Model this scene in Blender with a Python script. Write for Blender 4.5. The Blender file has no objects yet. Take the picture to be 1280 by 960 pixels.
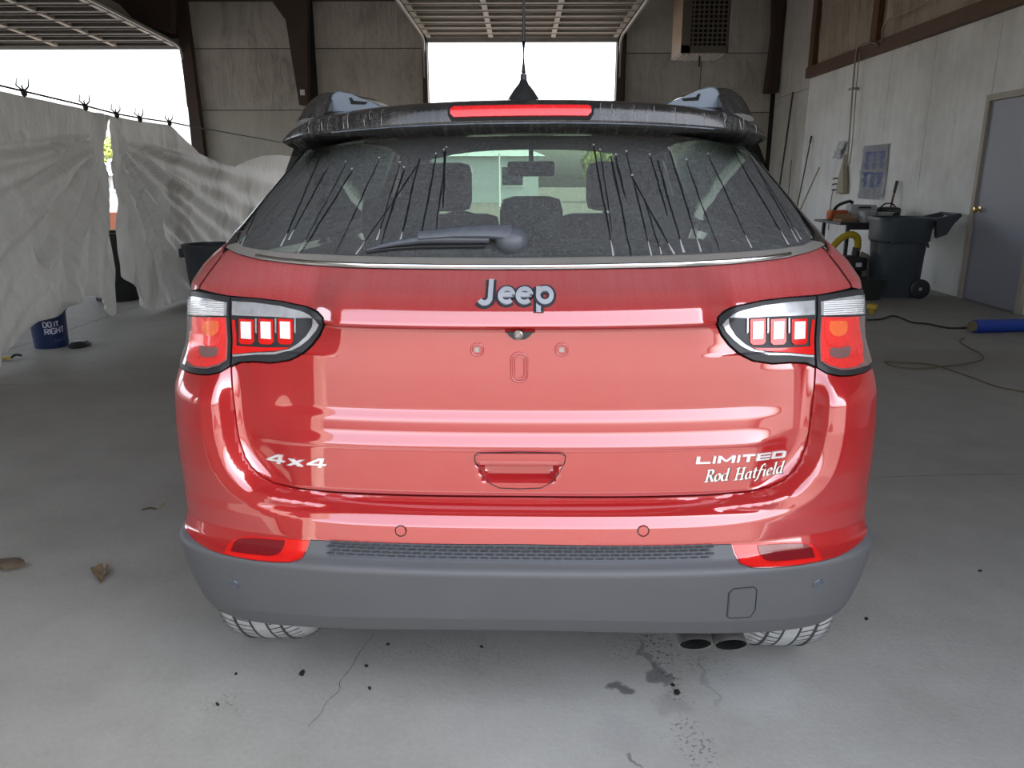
import bpy, bmesh, math, random
import numpy as np
from mathutils import Vector, Matrix, noise
from mathutils.bvhtree import BVHTree

random.seed(7)
SC = bpy.context.scene
COL = SC.collection
R = math.radians
PI = math.pi

# ------------------------------------------------------------------ camera, sky, sun, exposure
FPX = 962.0; PITCH = R(15); YAW = math.atan(11 / 962); CAM_H = 1.38
cd = bpy.data.cameras.new('camera'); cam = bpy.data.objects.new('camera', cd); COL.objects.link(cam)
cd.sensor_width = 36.0; cd.lens = 36.0 * FPX / 1280; cd.clip_start = 0.02; cd.clip_end = 500
cam.location = (0, 0, CAM_H); cam.rotation_euler = (PI / 2 - PITCH, 0, YAW)
SC.camera = cam
w = bpy.data.worlds.new('world'); SC.world = w; w.use_nodes = True
nt = w.node_tree; nt.nodes.clear()
sky = nt.nodes.new('ShaderNodeTexSky'); sky.sky_type = 'NISHITA'; sky.sun_disc = False
sky.sun_elevation = R(48); sky.sun_rotation = R(80); sky.air_density = 1.0; sky.dust_density = 5.0; sky.ozone_density = 1.0
hsv = nt.nodes.new('ShaderNodeHueSaturation'); hsv.inputs['Saturation'].default_value = 0.42
bg = nt.nodes.new('ShaderNodeBackground'); bg.inputs['Strength'].default_value = 1.9
wo = nt.nodes.new('ShaderNodeOutputWorld')
nt.links.new(sky.outputs[0], hsv.inputs['Color']); nt.links.new(hsv.outputs[0], bg.inputs[0]); nt.links.new(bg.outputs[0], wo.inputs[0])
sd = bpy.data.lights.new('sun', 'SUN'); sun = bpy.data.objects.new('sun', sd); COL.objects.link(sun)
sd.energy = 10.0; sd.angle = R(0.6); sd.color = (1.0, 0.93, 0.82)
sun.rotation_euler = Vector((-0.62, 0.15, -0.77)).to_track_quat('-Z', 'Y').to_euler()
SC.view_settings.view_transform = 'Standard'; SC.view_settings.look = 'None'
SC.view_settings.exposure = -0.72; SC.view_settings.gamma = 1.0; SC.view_settings.use_curve_mapping = False

# ------------------------------------------------------------------ survey: photograph sight lines -> points in the place
_cp, _sp, _cy, _sy = math.cos(PITCH), math.sin(PITCH), math.cos(YAW), math.sin(YAW)
def ray(x, y):
    r = (x - 640) / FPX; u = (480 - y) / FPX
    fw = _cp + u * _sp; z = u * _cp - _sp
    return Vector((r * _cy - fw * _sy, r * _sy + fw * _cy, z))
EYE = Vector((0, 0, CAM_H))
def aty(x, y, Y): d = ray(x, y); return EYE + d * (Y / d.y)
def atx(x, y, X): d = ray(x, y); return EYE + d * (X / d.x)
def atz(x, y, Z=0.0): d = ray(x, y); return EYE + d * ((Z - CAM_H) / d.z)

# ------------------------------------------------------------------ helpers
def tag(o, label=None, cat=None, group=None, kind=None):
    if label: o['label'] = label
    if cat: o['category'] = cat
    if group: o['group'] = group
    if kind: o['kind'] = kind
    return o
def empty(name, loc=(0, 0, 0), rz=0.0, label=None, cat=None, group=None):
    o = bpy.data.objects.new(name, None); o.empty_display_size = 0.1; COL.objects.link(o)
    o.location = loc; o.rotation_euler = (0, 0, rz)
    return tag(o, label, cat, group)
def link(name, bm, mat, parent=None, smooth=35, loc=None):
    bmesh.ops.recalc_face_normals(bm, faces=bm.faces[:]) if smooth is not False else None
    me = bpy.data.meshes.new(name); bm.to_mesh(me); bm.free()
    return link_mesh(name, me, mat, parent, smooth, loc)
def link_mesh(name, me, mat, parent=None, smooth=35, loc=None):
    for m in (mat if isinstance(mat, (list, tuple)) else [mat]): me.materials.append(m)
    if smooth:
        me.polygons.foreach_set('use_smooth', [True] * len(me.polygons))
        me.set_sharp_from_angle(angle=R(smooth))
    o = bpy.data.objects.new(name, me); COL.objects.link(o)
    if parent: o.parent = parent
    if loc is not None: o.location = loc
    return o
def NB(): return bmesh.new()
def box(bm, c, s, rot=None, bev=0.0):
    M = Matrix.Translation(Vector(c)) @ (rot.to_4x4() if rot is not None else Matrix.Identity(4)) @ Matrix.Diagonal((s[0], s[1], s[2], 1))
    r = bmesh.ops.create_cube(bm, size=1.0, matrix=M)
    if bev > 0:
        es = list({e for v in r['verts'] for e in v.link_edges})
        bmesh.ops.bevel(bm, geom=es, offset=bev, segments=2, affect='EDGES', profile=0.6)
    return bm
def b2(bm, a, b, bev=0.0):
    a = Vector(a); b = Vector(b)
    return box(bm, (a + b) / 2, [abs(q) for q in (b - a)], bev=bev)
def frame_of(d):
    d = d.normalized(); up = Vector((0, 0, 1)) if abs(d.z) < 0.95 else Vector((0, 1, 0))
    x = d.cross(up).normalized(); return x, x.cross(d).normalized()
def tube(bm, pts, rad, n=8, cap=True):
    pts = [Vector(p) for p in pts]; rings = []
    for i, p in enumerate(pts):
        d = pts[min(i + 1, len(pts) - 1)] - pts[max(i - 1, 0)]
        x, y = frame_of(d); r = rad[i] if isinstance(rad, (list, tuple)) else rad
        rings.append([bm.verts.new(p + (x * math.cos(2 * PI * k / n) + y * math.sin(2 * PI * k / n)) * r) for k in range(n)])
    for a, b in zip(rings, rings[1:]):
        for k in range(n): bm.faces.new((a[k], a[(k + 1) % n], b[(k + 1) % n], b[k]))
    if cap:
        bm.faces.new(rings[0][::-1]); bm.faces.new(rings[-1])
    return bm
def lathe(bm, prof, n=24, c=(0, 0, 0), axis='Z', sx=1.0, sy=1.0):
    rings = []
    for r, h in prof:
        ring = []
        for k in range(n):
            a = 2 * PI * k / n
            if axis == 'Z': p = (c[0] + r * math.cos(a) * sx, c[1] + r * math.sin(a) * sy, c[2] + h)
            elif axis == 'X': p = (c[0] + h, c[1] + r * math.cos(a), c[2] + r * math.sin(a))
            else: p = (c[0] + r * math.cos(a), c[1] + h, c[2] + r * math.sin(a))
            ring.append(bm.verts.new(p))
        rings.append(ring)
    for a, b in zip(rings, rings[1:]):
        for k in range(n): bm.faces.new((a[k], a[(k + 1) % n], b[(k + 1) % n], b[k]))
    if prof[0][0] > 1e-6: bm.faces.new(rings[0][::-1])
    if prof[-1][0] > 1e-6: bm.faces.new(rings[-1])
    bmesh.ops.remove_doubles(bm, verts=bm.verts[:], dist=1e-5)
    return bm
def loft(bm, rings, closed=True, cap=False):
    V = [[bm.verts.new(p) for p in r] for r in rings]; n = len(rings[0])
    for a, b in zip(V, V[1:]):
        for k in range(n if closed else n - 1): bm.faces.new((a[k], a[(k + 1) % n], b[(k + 1) % n], b[k]))
    if cap: bm.faces.new(V[0][::-1]); bm.faces.new(V[-1])
    return bm
def prism(bm, poly, ext):
    a = [bm.verts.new(p) for p in poly]; b = [bm.verts.new(Vector(p) + Vector(ext)) for p in poly]; n = len(a)
    bm.faces.new(a); bm.faces.new(b[::-1])
    for k in range(n): bm.faces.new((a[(k + 1) % n], a[k], b[k], b[(k + 1) % n]))
    return bm
def spline(pts, k=6):
    pts = [Vector(p) for p in pts]; out = []
    for i in range(len(pts) - 1):
        p0 = pts[max(i - 1, 0)]; p1 = pts[i]; p2 = pts[i + 1]; p3 = pts[min(i + 2, len(pts) - 1)]
        for j in range(k):
            t = j / k
            out.append(0.5 * ((2 * p1) + (p2 - p0) * t + (2 * p0 - 5 * p1 + 4 * p2 - p3) * t * t + (3 * p1 - p0 - 3 * p2 + p3) * t ** 3))
    return out + [pts[-1]]
def sms(a, b, x): t = np.clip((x - a) / (b - a), 0, 1); return t * t * (3 - 2 * t)

# ------------------------------------------------------------------ materials
class NT:
    def __init__(s, name):
        s.m = bpy.data.materials.new(name); s.m.use_nodes = True; s.t = s.m.node_tree; s.t.nodes.clear()
        s.out = s.n('ShaderNodeOutputMaterial')
    def n(s, typ, **kw):
        nd = s.t.nodes.new(typ)
        for k, v in kw.items(): setattr(nd, k, v)
        return nd
    def l(s, a, b): s.t.links.new(a, b)
    def setin(s, nd, **kw):
        for k, v in kw.items():
            k = k.replace('_', ' ')
            if hasattr(v, 'is_linked') or hasattr(v, 'node'): s.l(v, nd.inputs[k])
            else: nd.inputs[k].default_value = v
        return nd
    def pos(s, kind='Object'):
        return s.n('ShaderNodeTexCoord').outputs[kind] if kind != 'World' else s.n('ShaderNodeNewGeometry').outputs['Position']
    def mapping(s, src, scale=(1, 1, 1), loc=(0, 0, 0), rot=(0, 0, 0)):
        m = s.n('ShaderNodeMapping'); s.l(src, m.inputs['Vector'])
        m.inputs['Scale'].default_value = scale; m.inputs['Location'].default_value = loc; m.inputs['Rotation'].default_value = rot
        return m.outputs[0]
    def noise(s, src, scale, detail=4, rough=0.55, dist=0.0):
        q = s.n('ShaderNodeTexNoise'); s.l(src, q.inputs['Vector'])
        q.inputs['Scale'].default_value = scale; q.inputs['Detail'].default_value = detail
        q.inputs['Roughness'].default_value = rough; q.inputs['Distortion'].default_value = dist
        return q.outputs['Fac']
    def ramp(s, fac, stops, interp='LINEAR'):
        r = s.n('ShaderNodeValToRGB'); s.l(fac, r.inputs[0]); r.color_ramp.interpolation = interp
        el = r.color_ramp.elements
        while len(el) > 1: el.remove(el[-1])
        for i, (p, c) in enumerate(stops):
            c = (c, c, c) if isinstance(c, (int, float)) else c
            e = el[0] if i == 0 else el.new(p)
            e.position = p; e.color = (*c[:3], 1)
        return r.outputs[0]
    def math(s, op, a, b=0.0, clamp=False):
        q = s.n('ShaderNodeMath', operation=op); q.use_clamp = clamp
        for i, v in enumerate((a, b)):
            if isinstance(v, (int, float)): q.inputs[i].default_value = v
            else: s.l(v, q.inputs[i])
        return q.outputs[0]
    def mix(s, fac, a, b, blend='MIX'):
        q = s.n('ShaderNodeMix', data_type='RGBA', blend_type=blend)
        for sock, v in ((q.inputs[0], fac), (q.inputs[6], a), (q.inputs[7], b)):
            if isinstance(v, (int, float)): sock.default_value = v
            elif isinstance(v, tuple): sock.default_value = (*v[:3], 1)
            else: s.l(v, sock)
        return q.outputs[2]
    def bump(s, h, strength=0.3, dist=0.01):
        b = s.n('ShaderNodeBump'); s.l(h, b.inputs['Height']); b.inputs['Strength'].default_value = strength; b.inputs['Distance'].default_value = dist
        return b.outputs[0]
    def pbr(s, col, rough=0.5, metal=0.0, coat=0.0, normal=None, spec=0.5, coat_rough=0.03, coat_normal=None, **kw):
        p = s.n('ShaderNodeBsdfPrincipled')
        for k, v in (('Base Color', col), ('Roughness', rough), ('Metallic', metal), ('Coat Weight', coat), ('Specular IOR Level', spec), ('Coat Roughness', coat_rough), *kw.items()):
            k = k.replace('_', ' ')
            if isinstance(v, tuple): p.inputs[k].default_value = (*v[:3], 1)
            elif isinstance(v, (int, float)): p.inputs[k].default_value = v
            else: s.l(v, p.inputs[k])
        if normal is not None: s.l(normal, p.inputs['Normal'])
        if coat_normal is not None: s.l(coat_normal, p.inputs['Coat Normal'])
        s.l(p.outputs[0], s.out.inputs[0]); s.p = p
        return s.m
def simple(name, col, rough=0.5, metal=0.0, coat=0.0, var=0.15, scale=8.0, bump=0.0, spec=0.5):
    t = NT(name); po = t.pos(); f = t.noise(po, scale, 5)
    c = t.mix(f, tuple(q * (1 - var) for q in col), tuple(min(1, q * (1 + var)) for q in col))
    rr = t.math('ADD', t.math('MULTIPLY', f, 0.2), rough - 0.1)
    return t.pbr(c, rr, metal, coat, t.bump(t.noise(po, scale * 6), bump, 0.004) if bump else None, spec)

def mat_paint():
    t = NT('red_paint'); po = t.pos()
    sep = t.n('ShaderNodeSeparateXYZ'); t.l(po, sep.inputs[0])
    speck = t.noise(po, 300, 2, 0.7); blot = t.noise(po, 9, 4)
    run = t.noise(t.mapping(po, (70, 3, 4)), 1.0, 3)
    hi = t.ramp(sep.outputs[2], [(0.0, 0.0), (0.5, 0.0), (1.0, 1.0)])
    # dust film grows over the upper, sloped part of the tailgate
    hz = t.n('ShaderNodeMapRange'); t.l(sep.outputs[2], hz.inputs[0])
    hz.inputs[1].default_value = 1.06; hz.inputs[2].default_value = 1.14; hz.inputs[3].default_value = 0.12; hz.inputs[4].default_value = 1.0
    d = t.math('MULTIPLY', hz.outputs[0], t.math('ADD', t.math('MULTIPLY', speck, 0.28), t.math('ADD', t.math('MULTIPLY', run, 0.16), t.math('MULTIPLY', blot, 0.10))), True)
    d = t.math('MULTIPLY', d, 0.9)
    c = t.mix(d, (0.40, 0.006, 0.008), (0.52, 0.36, 0.36))
    rough = t.math('ADD', 0.32, t.math('MULTIPLY', d, 0.5))
    cr = t.math('ADD', 0.02, t.math('MULTIPLY', d, 0.45))
    cw = t.math('SUBTRACT', 1.0, t.math('MULTIPLY', d, 1.0), True)
    m = t.pbr(c, rough, 0.15, cw, None, 0.12, cr)
    t.p.inputs['Coat IOR'].default_value = 2.35
    return m
def mat_black_gloss(name='black_gloss', dust=0.25):
    t = NT(name); po = t.pos(); f = t.noise(po, 380, 2, 0.75); g = t.noise(t.mapping(po, (60, 4, 4)), 1.0, 4)
    d = t.math('MULTIPLY', t.ramp(t.math('ADD', t.math('MULTIPLY', f, 0.6), t.math('MULTIPLY', g, 0.4)), [(0.45, 0.0), (0.72, 1.0)]), dust)
    return t.pbr(t.mix(d, (0.012, 0.012, 0.013), (0.40, 0.39, 0.37)), t.math('ADD', 0.16, t.math('MULTIPLY', d, 0.8)), 0, 0.3, None, 0.5)
def mat_dusty_glass():
    t = NT('dusty_rear_glass'); po = t.pos()
    speck = t.noise(po, 170, 4, 0.8); sp2 = t.noise(po, 420, 2, 0.8); blot = t.noise(po, 5, 4)
    d = t.math('ADD', t.math('MULTIPLY', t.ramp(speck, [(0.42, 0.0), (0.60, 1.0)]), 0.20), t.math('MULTIPLY', t.ramp(sp2, [(0.58, 0.0), (0.68, 1.0)]), 0.30))
    d = t.math('ADD', t.math('ADD', d, 0.15), t.math('MULTIPLY', blot, 0.08), True)
    tr = t.n('ShaderNodeBsdfTransparent'); tr.inputs[0].default_value = (0.38, 0.47, 0.41, 1)
    gl = t.n('ShaderNodeBsdfGlossy'); gl.inputs['Roughness'].default_value = 0.06; gl.inputs[0].default_value = (0.9, 0.9, 0.9, 1)
    lw = t.n('ShaderNodeLayerWeight'); fr_ = t.math('ADD', 0.04, t.math('MULTIPLY', t.math('POWER', lw.outputs['Facing'], 5.0), 0.9))
    m1 = t.n('ShaderNodeMixShader'); t.l(fr_, m1.inputs[0]); t.l(tr.outputs[0], m1.inputs[1]); t.l(gl.outputs[0], m1.inputs[2])
    df = t.n('ShaderNodeBsdfDiffuse'); df.inputs[0].default_value = (0.205, 0.21, 0.213, 1)
    m2 = t.n('ShaderNodeMixShader'); t.l(d, m2.inputs[0]); t.l(m1.outputs[0], m2.inputs[1]); t.l(df.outputs[0], m2.inputs[2])
    t.l(m2.outputs[0], t.out.inputs[0]); return t.m
def mat_clear_glass(name='tinted_glass', tint=(0.60, 0.74, 0.63)):
    t = NT(name)
    tr = t.n('ShaderNodeBsdfTransparent'); tr.inputs[0].default_value = (*tint, 1)
    gl = t.n('ShaderNodeBsdfGlossy'); gl.inputs['Roughness'].default_value = 0.03
    lw = t.n('ShaderNodeLayerWeight'); fr_ = t.math('ADD', 0.04, t.math('MULTIPLY', t.math('POWER', lw.outputs['Facing'], 5.0), 0.9))
    m1 = t.n('ShaderNodeMixShader'); t.l(fr_, m1.inputs[0]); t.l(tr.outputs[0], m1.inputs[1]); t.l(gl.outputs[0], m1.inputs[2])
    t.l(m1.outputs[0], t.out.inputs[0]); return t.m
def mat_film():
    t = NT('plastic_film'); po = t.pos('World')
    a = t.noise(po, 1.3, 5, 0.6); b = t.noise(t.mapping(po, (1, 5, 1.2)), 3.0, 5, 0.6, 0.6)
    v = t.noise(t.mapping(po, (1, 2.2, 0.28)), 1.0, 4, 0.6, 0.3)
    c = t.mix(t.math('ADD', t.math('MULTIPLY', a, 0.4), t.math('MULTIPLY', b, 0.6)), (0.60, 0.58, 0.54), (0.96, 0.95, 0.93))
    c = t.mix(t.ramp(v, [(0.55, 0.0), (0.70, 0.40)]), c, (0.30, 0.275, 0.235))  # dark upright streaks in the colour stand in for shade on the sheeting
    nrm = t.bump(b, 0.5, 0.03)
    df = t.n('ShaderNodeBsdfPrincipled'); t.l(c, df.inputs['Base Color']); df.inputs['Roughness'].default_value = 0.38; t.l(nrm, df.inputs['Normal'])
    tl = t.n('ShaderNodeBsdfTranslucent'); t.l(c, tl.inputs[0]); t.l(nrm, tl.inputs['Normal'])
    m1 = t.n('ShaderNodeMixShader'); m1.inputs[0].default_value = 0.5; t.l(df.outputs[0], m1.inputs[1]); t.l(tl.outputs[0], m1.inputs[2])
    t.l(m1.outputs[0], t.out.inputs[0]); return t.m
def mat_concrete():
    t = NT('concrete_floor'); po = t.pos('World')
    big = t.noise(po, 0.5, 5, 0.6); mid = t.noise(po, 3.0, 6, 0.65); fine = t.noise(po, 60, 4, 0.7); dots = t.noise(po, 150, 2, 0.6)
    f = t.math('ADD', t.math('ADD', t.math('MULTIPLY', big, 0.4), t.math('MULTIPLY', mid, 0.4)), t.math('MULTIPLY', fine, 0.2))
    c = t.ramp(f, [(0.30, (0.25, 0.243, 0.222)), (0.5, (0.34, 0.333, 0.308)), (0.7, (0.42, 0.415, 0.39))])
    c = t.mix(t.ramp(dots, [(0.71, 0.0), (0.76, 0.6)]), c, (0.08, 0.08, 0.08))
    wob = t.n('ShaderNodeTexNoise'); t.l(po, wob.inputs['Vector']); wob.inputs['Scale'].default_value = 14; wob.inputs['Detail'].default_value = 5
    v = t.n('ShaderNodeVectorMath', operation='MULTIPLY_ADD'); t.l(wob.outputs['Color'], v.inputs[0]); v.inputs[1].default_value = (0.14, 0.14, 0); t.l(po, v.inputs[2])
    def blotch(cx, cy, rx, ry, amt, col, rot=0.0, inner=0.5, speckle=0.0):
        nonlocal c
        mp = t.n('ShaderNodeMapping'); mp.vector_type = 'TEXTURE'; t.l(v.outputs[0], mp.inputs[0])
        mp.inputs['Location'].default_value = (cx + 0.07, cy + 0.07, 0); mp.inputs['Rotation'].default_value = (0, 0, rot); mp.inputs['Scale'].default_value = (rx, ry, 100)
        ln = t.n('ShaderNodeVectorMath', operation='LENGTH'); t.l(mp.outputs[0], ln.inputs[0])
        k = t.ramp(ln.outputs['Value'], [(0.0, amt), (inner, amt * 0.9), (1.0, 0.0)])
        if speckle: k = t.math('MULTIPLY', k, t.ramp(t.noise(po, speckle, 4, 0.7), [(0.53, 0.0), (0.62, 1.0)]))
        c = t.mix(k, c, col)
    for px, py, rx, ry, amt, col, sp in STAINS:
        p = atz(px, py); blotch(p.x, p.y, rx, ry, amt, col, 0.0, 0.6, sp)
    h = t.math('ADD', t.math('MULTIPLY', mid, 0.3), fine)
    return t.pbr(c, t.math('ADD', 0.55, t.math('MULTIPLY', mid, 0.3)), 0, 0, t.bump(h, 0.25, 0.004), 0.3)
DK = (0.035, 0.036, 0.038)
STAINS = [(780, 859, 0.045, 0.028, 0.8, (0.06, 0.06, 0.06), 0), (822, 842, 0.036, 0.06, 0.75, (0.09, 0.09, 0.09), 0), (836, 880, 0.05, 0.055, 0.5, (0.2, 0.195, 0.19), 0),
          (828, 815, 0.05, 0.22, 0.95, DK, 70), (806, 815, 0.012, 0.09, 0.55, (0.08, 0.08, 0.08), 0), (848, 862, 0.035, 0.07, 0.95, (0.015, 0.015, 0.015), 80),
          (780, 808, 0.09, 0.09, 0.55, (0.08, 0.08, 0.08), 110), (885, 830, 0.10, 0.10, 0.5, (0.08, 0.08, 0.08), 110), (865, 930, 0.07, 0.12, 0.8, (0.05, 0.05, 0.05), 90),
          (795, 948, 0.010, 0.026, 0.8, (0.06, 0.06, 0.06), 0), (775, 920, 0.09, 0.09, 0.28, (0.22, 0.22, 0.215), 0), (885, 850, 0.012, 0.14, 0.4, (0.12, 0.12, 0.12), 0),
          (560, 815, 0.35, 0.10, 0.5, (0.10, 0.10, 0.10), 120), (1120, 780, 0.40, 0.20, 0.35, (0.13, 0.13, 0.13), 140), (275, 880, 0.10, 0.05, 0.5, (0.06, 0.06, 0.06), 90),
          (15, 706, 0.10, 0.05, 0.6, (0.13, 0.105, 0.08), 0), (1200, 450, 0.9, 0.5, 0.3, (0.17, 0.15, 0.125), 0), (150, 470, 1.6, 0.8, 0.25, (0.18, 0.165, 0.145), 0),
          (940, 860, 0.16, 0.16, 0.22, (0.47, 0.48, 0.50), 0), (700, 915, 0.4, 0.2, 0.18, (0.46, 0.46, 0.46), 0)]
def mat_insulation(name, base, dark, rot=0.0, crinkle=1.0):
    t = NT(name); po = t.pos('World')
    a = t.noise(po, 0.9, 5, 0.65); b = t.noise(t.mapping(po, (2.0, 2.0, 0.7)), 2.2, 6, 0.65, 1.2); s = t.noise(t.mapping(po, (5, 5, 0.35)), 1.0, 5, 0.7)
    f = t.math('ADD', t.math('MULTIPLY', a, 0.45), t.math('ADD', t.math('MULTIPLY', b, 0.3), t.math('MULTIPLY', s, 0.25)))
    c = t.ramp(f, [(0.36, dark), (0.52, base), (0.70, tuple(min(1, q * 1.15) for q in base))])
    return t.pbr(c, 0.55, 0, 0, t.bump(b, 0.6 * crinkle, 0.08), 0.35)
def mat_plywall():
    t = NT('white_painted_ply'); po = t.pos('World')
    a = t.noise(po, 1.1, 5, 0.6); s = t.noise(t.mapping(po, (3, 9, 0.5)), 1.0, 6, 0.7); k = t.noise(t.mapping(po, (2, 2, 1.3)), 2.6, 6, 0.75, 1.0)
    c = t.ramp(t.math('ADD', t.math('MULTIPLY', a, 0.72), t.math('MULTIPLY', s, 0.28)), [(0.35, (0.62, 0.61, 0.575)), (0.55, (0.80, 0.80, 0.775)), (0.7, (0.87, 0.87, 0.85))])
    c = t.mix(t.ramp(k, [(0.62, 0.0), (0.74, 0.55)]), c, (0.27, 0.24, 0.19))
    return t.pbr(c, 0.6, 0, 0, t.bump(s, 0.2, 0.01), 0.3)
def mat_leaf(name, a, b):
    t = NT(name); oi = t.n('ShaderNodeTexNoise'); t.l(t.pos('World'), oi.inputs['Vector']); oi.inputs['Scale'].default_value = 1.5
    return t.pbr(t.mix(t.ramp(oi.outputs['Fac'], [(0.35, 0.0), (0.65, 1.0)]), a, b), 0.6)

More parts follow.
